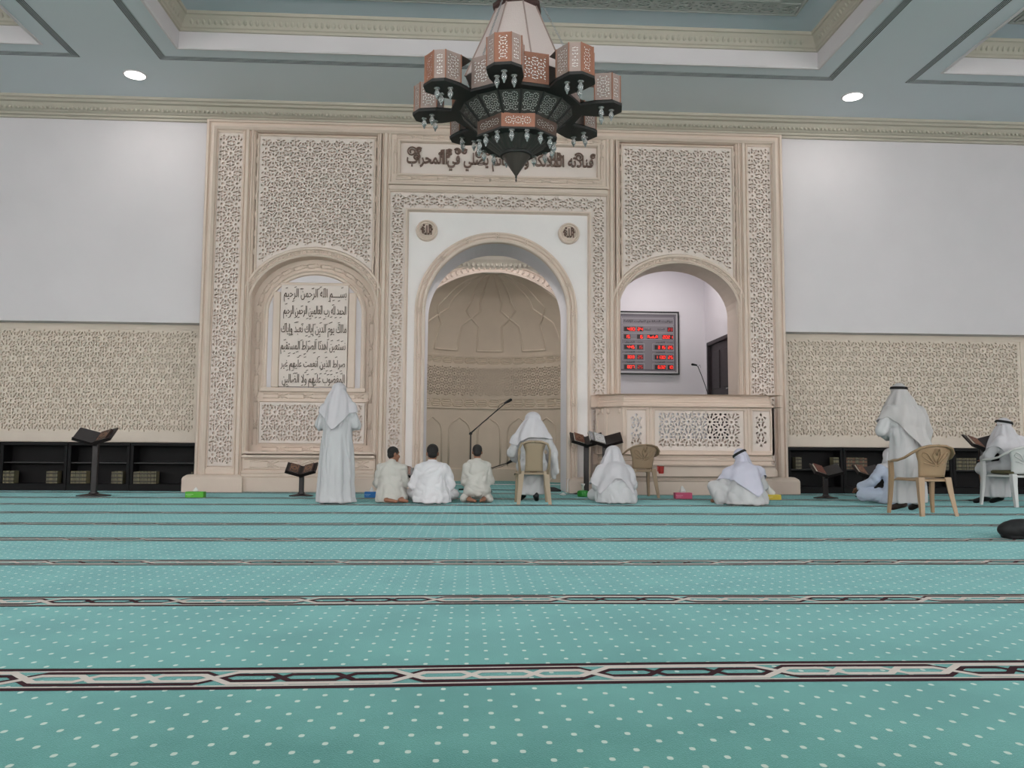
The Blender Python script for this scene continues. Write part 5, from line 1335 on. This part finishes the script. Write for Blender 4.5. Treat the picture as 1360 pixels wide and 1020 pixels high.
# ---- standing man with head cord, right
J = dict(pelvis=(0, -.02, .86), chest=(0, .0, 1.13), neck=(0, .07, 1.32), head=(-.01, .12, 1.465), shL=(-.185, .03, 1.25), shR=(.185, .03, 1.25), elL=(-.29, .05, 1.0), elR=(.27, .06, 1.0), wrL=(-.10, .23, .93), wrR=(.05, .26, .96), hdL=(1, .3, -.2), hdR=(-1, .2, 0),
         hipL=(-.09, 0, .85), hipR=(.09, 0, .85), knL=(-.09, .03, .46), knR=(.09, .0, .46), anL=(-.10, -.02, .08), anR=(.10, -.02, .08), toL=(-.13, .15, .03), toR=(.13, .15, .03))
mb = upper(MB(), J, 1, (.225, .15, .22), (.205, .15, .22), (.085, .078, .07), .09)
mb.rings(skirt_rings([(0, 0, 1.12, .17, .13, 0), (0, 0, .95, .2, .16, .2), (0, 0, .7, .205, .165, .6), (0, 0, .4, .21, .165, .9), (0, .0, .2, .215, .17, 1), (0, 0, .10, .22, .17, 1.1)], 56, 7, .09, 3))
person('man in white with black head cord standing behind a tan chair at right', (5.46, 9.80), .06, J, (-.28, 0, .12), mb, 1, M_ROBEG, wrinkles(.019, 7, 3, (1.6, 1.6, .4)),
       scarf=dict(L=lambda t: .72 + .32 * max(0, 1 - abs(t - .45) / 1.1) + .10 * max(-1, min(1, t)), flare=.75, fold=.014, kf=6, seed=4, span=2.1, m=M_SCARFG), cord=dict(ph=66, tilt=20), shoes=mat('dark_sandal', (62, 44, 40), .6))
# ---- young man sitting cross-legged between the two boys
J = dict(pelvis=(0, 0, .13), chest=(0, .03, .38), neck=(0, .06, .54), head=(0, .09, .662), shL=(-.17, .05, .485), shR=(.17, .05, .485), elL=(-.25, .08, .24), elR=(.25, .08, .24), wrL=(-.11, .28, .17), wrR=(.11, .28, .17),
         hipL=(-.09, .02, .12), hipR=(.09, .02, .12), knL=(-.28, .27, .11), knR=(.28, .27, .11), anL=(.10, .34, .06), anR=(-.10, .38, .06), toL=(.24, .32, .04), toR=(-.24, .36, .04))
def sitting_robe(J, k=1.0, wide=.27, belly=(.19, .16, .19), **kw):
    mb = upper(MB(), J, k, belly=belly, **kw); V = {a: Vector(b) for a, b in J.items()}
    x, y = V['pelvis'].x, V['pelvis'].y
    mb.rings(skirt_rings([(x, y + .02, .012, wide * k, .21 * k, 1), (x, y + .02, .07, wide * 1.0 * k, .205 * k, 1), (x, y + .02, .15, wide * .93 * k, .19 * k, .7), (x, y + .02, .25, wide * .78 * k, .16 * k, .4), (x, y + .02, .34, wide * .62 * k, .13 * k, .2)], 48, 9, .06, len(J) + wide * 30))
    for s in 'LR':
        mb.capsule(V['hip' + s], V['kn' + s], .108 * k, .085 * k); mb.capsule(V['kn' + s], V['kn' + s].lerp(V['an' + s], .75), .082 * k, .065 * k)
    return mb
mb = sitting_robe(J, 1, .255)
person('young black-haired man in white robe sitting on the carpet between the two boys', (-.49, 10.86), 0, J, (-.18, 0, .05), mb, 1, M_ROBEL, wrinkles(.022, 8, 5, (1, 1, 1)), hair=True, collar=True)
# ---- boy at the left, head turned to the right
J = dict(pelvis=(0, 0, .17), chest=(-.01, .05, .39), neck=(0, .09, .53), head=(.02, .12, .645), shL=(-.14, .07, .475), shR=(.14, .08, .475), elL=(-.19, .08, .25), elR=(.195, .10, .26), wrL=(-.10, .25, .2), wrR=(.10, .27, .2),
         hipL=(-.07, .02, .16), hipR=(.07, .02, .16), knL=(-.13, .36, .09), knR=(.19, .33, .09), anL=(-.03, -.17, .05), anR=(.15, -.16, .05), toL=(.10, -.21, .035), toR=(.235, -.17, .035))
mb = sitting_robe(J, .86, .235)
person('boy in cream robe kneeling at the left of the group, head turned right, bare feet', (-1.04, 10.92), 0, J, (-.12, .05, -1.0), mb, .86, M_ROBEW, wrinkles(.018, 9, 7, (1, 1, 1), .0), hair=True, collar=True)
# ---- boy at the right, sitting on his heels
J = dict(pelvis=(0, 0, .21), chest=(0, .03, .43), neck=(0, .06, .57), head=(0, .08, .682), shL=(-.13, .04, .51), shR=(.13, .04, .51), elL=(-.175, .07, .29), elR=(.175, .07, .29), wrL=(-.09, .25, .22), wrR=(.09, .25, .22),
         hipL=(-.07, .02, .19), hipR=(.07, .02, .19), knL=(-.12, .38, .08), knR=(.12, .38, .08), anL=(-.10, -.13, .055), anR=(.09, -.13, .055), toL=(-.02, -.21, .04), toR=(.05, -.21, .045))
mb = upper(MB(), J, .84); V = {a: Vector(b) for a, b in J.items()}
mb.ell((0, .03, .17), (.19, .17, .11), None, 24, 12)
for s in 'LR': mb.capsule(V['hip' + s], V['kn' + s], .09, .075); mb.capsule(V['kn' + s], V['kn' + s].lerp(V['an' + s], .7), .07, .06)
for s in (-1, 1): mb.capsule((s * .15, .1, .08), (s * .17, -.04, .06), .06, .05)
person('boy in cream robe sitting on his heels right of the young man, soles showing', (.115, 10.97), 0, J, (-.1, 0, 0), mb, .84, M_ROBEW, wrinkles(.018, 9, 11, (1, 1, 1)), hair=True, collar=True)
# ---- hunched man on the carpet
J = dict(pelvis=(0, 0, .13), chest=(0, .09, .37), neck=(0, .18, .53), head=(0, .25, .645), shL=(-.18, .13, .47), shR=(.18, .13, .47), elL=(-.255, .13, .24), elR=(.255, .13, .24), wrL=(-.10, .32, .18), wrR=(.10, .32, .18),
         hipL=(-.09, .02, .12), hipR=(.09, .02, .12), knL=(-.27, .28, .11), knR=(.27, .28, .11), anL=(.10, .34, .06), anR=(-.10, .38, .06), toL=(.24, .32, .04), toR=(-.24, .36, .04))
mb = sitting_robe(J, 1.04, .27, chest=(.2, .155, .2))
person('hunched man in plain white headscarf sitting on the carpet before the empty chair', (2.01, 10.94), 0, J, (-.55, 0, 0), mb, 1.0, M_ROBE, wrinkles(.022, 7, 13, (1, 1, .8)),
       scarf=dict(L=lambda t: .70 + .20 * max(0, 1 - abs(abs(t) - .6) / .5), flare=.5, fold=.022, kf=5, seed=1, span=2.2, puff=1.3))
# ---- man with tilted head cord on the carpet
J = dict(pelvis=(0, 0, .13), chest=(.0, .08, .37), neck=(.02, .16, .52), head=(.03, .22, .625), shL=(-.20, .11, .45), shR=(.19, .12, .47), elL=(-.29, .16, .25), elR=(.28, .12, .24), wrL=(-.22, .34, .2), wrR=(.12, .34, .2),
         hipL=(-.09, .02, .12), hipR=(.09, .02, .12), knL=(-.36, .20, .24), knR=(.26, .28, .11), anL=(-.30, .30, .05), anR=(-.10, .38, .06), toL=(-.34, .40, .03), toR=(-.24, .36, .04))
mb = sitting_robe(J, 1.1, .27, chest=(.2, .15, .2))
mb.capsule((-.36, .18, .22), (-.33, .12, .06), .085, .08)
person('man in white with tilted black head cord sitting before the pulpit balcony', (3.74, 10.73), .05, J, (-.5, -.42, -.1), mb, 1.04, M_ROBEG, wrinkles(.022, 7, 17, (1, 1, .8)),
       scarf=dict(L=lambda t: .62 + .30 * max(0, 1 - abs(t - .1) / .8), flare=.5, fold=.020, kf=6, seed=6, span=2.2, m=M_SCARFV), cord=dict(ph=66, tilt=14))
# ---- person behind the standing man
J = dict(pelvis=(0, 0, .13), chest=(0, .10, .40), neck=(0, .20, .55), head=(.03, .28, .645), shL=(-.19, .14, .50), shR=(.19, .14, .50), elL=(-.30, .20, .30), elR=(.27, .20, .26), wrL=(-.40, .34, .22), wrR=(.14, .38, .18), hdL=(-.3, 1, -.5),
         hipL=(-.09, .02, .12), hipR=(.09, .02, .12), knL=(-.40, .24, .12), knR=(.30, .28, .11), anL=(.06, .36, .06), anR=(-.10, .42, .06), toL=(.2, .36, .04), toR=(-.24, .40, .04))
mb = sitting_robe(J, 1.04, .26)
person('sitting person in light blue robe mostly hidden behind the standing man at right', (5.98, 10.93), .05, J, (-.6, 0, 0), mb, 1.0, M_ROBEB, wrinkles(.018, 8, 19, (1, 1, .8)),
       scarf=dict(L=lambda t: .46 + .1 * max(0, 1 - abs(t)), flare=.3, fold=.008, kf=6, seed=9))
# ---- man on the tan chair, back view
JC = dict(pelvis=(0, -.02, .52), chest=(0, .0, .80), neck=(0, .05, .97), head=(-.0, .07, 1.11), shL=(-.18, .02, .90), shR=(.18, .02, .90), elL=(-.29, .05, .68), elR=(.29, .04, .66), wrL=(-.22, .28, .60), wrR=(.18, .28, .58),
          hipL=(-.09, 0, .51), hipR=(.09, 0, .51), knL=(-.12, .40, .49), knR=(.12, .40, .49), anL=(-.11, .36, .08), anR=(.06, .20, .08), toL=(-.13, .52, .03), toR=(.08, .36, .03))
def chair_robe(J, hem=.09):
    mb = upper(MB(), J, 1.0, (.185, .13, .2), (.17, .135, .16)); V = {a: Vector(b) for a, b in J.items()}
    mb.ell((0, .03, .53), (.2, .2, .09), None, 24, 10)
    for s in 'LR': mb.capsule(V['hip' + s], V['kn' + s], .11, .095)
    mb.rings(skirt_rings([(0, .24, .56, .2, .25, 0), (0, .30, .46, .2, .2, .4), (0, .30, .3, .185, .17, .8), (0, .30, hem, .19, .165, 1.1)], 48, 7, .07, 5))
    return mb
mb = chair_robe(JC, .10)
mb.capsule((.28, .0, .68), (.33, .02, .42), .06, .035); mb.capsule((.28, .05, .64), (.30, .06, .34), .05, .03)
chair('tan plastic chair without arms holding the man under the white headscarf', (.87, 10.98), 0, (160, 144, 122), arms=False)
person('man under a wide white headscarf sitting on the tan chair in front of the niche', (.88, 11.05), 0, JC, (-.15, 0, 0), mb, 1.0, M_ROBEG, wrinkles(.020, 8, 23, (1, 1, .6)),
       scarf=dict(L=lambda t: .50 + .10 * max(0, 1 - abs(t + 1.1) / .8), flare=.75, fold=.02, kf=5, seed=3, span=2.3, puff=1.3), shoes=mat('black_shoe', (28, 28, 32), .5))
# ---- man on the white chair at the right edge
J = dict(JC); J.update(head=(0, .12, 1.08), neck=(0, .08, .95), chest=(0, .02, .79), elL=(-.26, .12, .68), wrL=(-.12, .36, .62), anR=(.12, .36, .08), toR=(.14, .52, .03))
mb = chair_robe(J, .10)
chair('white plastic armchair at the right edge holding the man with the head cord', (7.46, 10.76), .16, (206, 208, 208))
person('man in white with black head cord sitting on the white chair at the right edge', (7.50, 10.80), .16, J, (-.2, .08, .5), mb, 1.0, M_ROBE, wrinkles(.020, 8, 29, (1, 1, .6)),
       scarf=dict(L=lambda t: .62 + .14 * max(0, 1 - abs(t) / 1.2), flare=.7, fold=.008, kf=6, seed=8, span=2.2), cord=dict(ph=66, tilt=18), shoes=mat('black_shoe', (28, 28, 32), .5))
# ---- empty chairs and the loose things by them
c6 = chair('empty beige plastic armchair before the pulpit balcony, behind the hunched man', (2.62, 12.42), .2, (164, 142, 118))
c9 = chair('tan plastic armchair in front of the standing man with the head cord', (5.34, 9.27), .08, (164, 138, 110))
t = thing('cup_holder', 'small red plastic cup clipped to the seat side of the empty beige chair', 'cup', (2.93, 12.20, .37))
MB().lathe([(.035, 0), (.042, .02), (.046, .11), (.042, .11), (.036, .02)], 16).obj('cup', mat('red_plastic', (170, 50, 44), .4), t, smooth=40)
MB().box(-.06, -.04, -.01, .01, .03, .12).obj('clip', mat('red_plastic', (170, 50, 44), .4), t)
mb = MB()
for j, (z, q) in enumerate(((0, .85), (.012, 1), (.04, 1), (.052, .88))): pass
mb.rings([[(.2 * q * math.copysign(abs(math.cos(a)) ** .35, math.cos(a)), .19 * q * math.copysign(abs(math.sin(a)) ** .35, math.sin(a)), z) for a in [2 * PI * i / 32 for i in range(32)]] for z, q in ((0, .9), (.012, 1), (.035, 1), (.05, .9), (.055, .6))])
t = mb.obj('seat_cushion', mat('olive_cushion', (84, 80, 56), .9, bump=.2, bscale=80), None, smooth=50, loc=(7.46, 10.76, .435)); t.rotation_euler.z = .16
tag(t, 'olive green cushion on the seat of the white chair at the right edge', 'cushion')
mb = MB(); mb.ell((0, 0, .085), (.24, .11, .085), eul(0, .06, 0), 24, 14); mb.ell((-.14, 0, .075), (.13, .085, .07), None, 20, 12); mb.ell((.2, .03, .09), (.16, .12, .09), None, 20, 12); mb.box(-.2, .3, -.06, .08, .002, .06)
bm_ = remesh(mb, .009, 4, wrinkles(.008, 9, 31)); bm_.materials.clear(); bm_.materials.append(mat('black_cloth', (20, 21, 24), .8, bump=.15, bscale=160))
tag(link('cloth_bundle', bm_, None, (4.80, 6.74, .0)), 'rounded black cloth bundle on the carpet at the right edge', 'bundle')
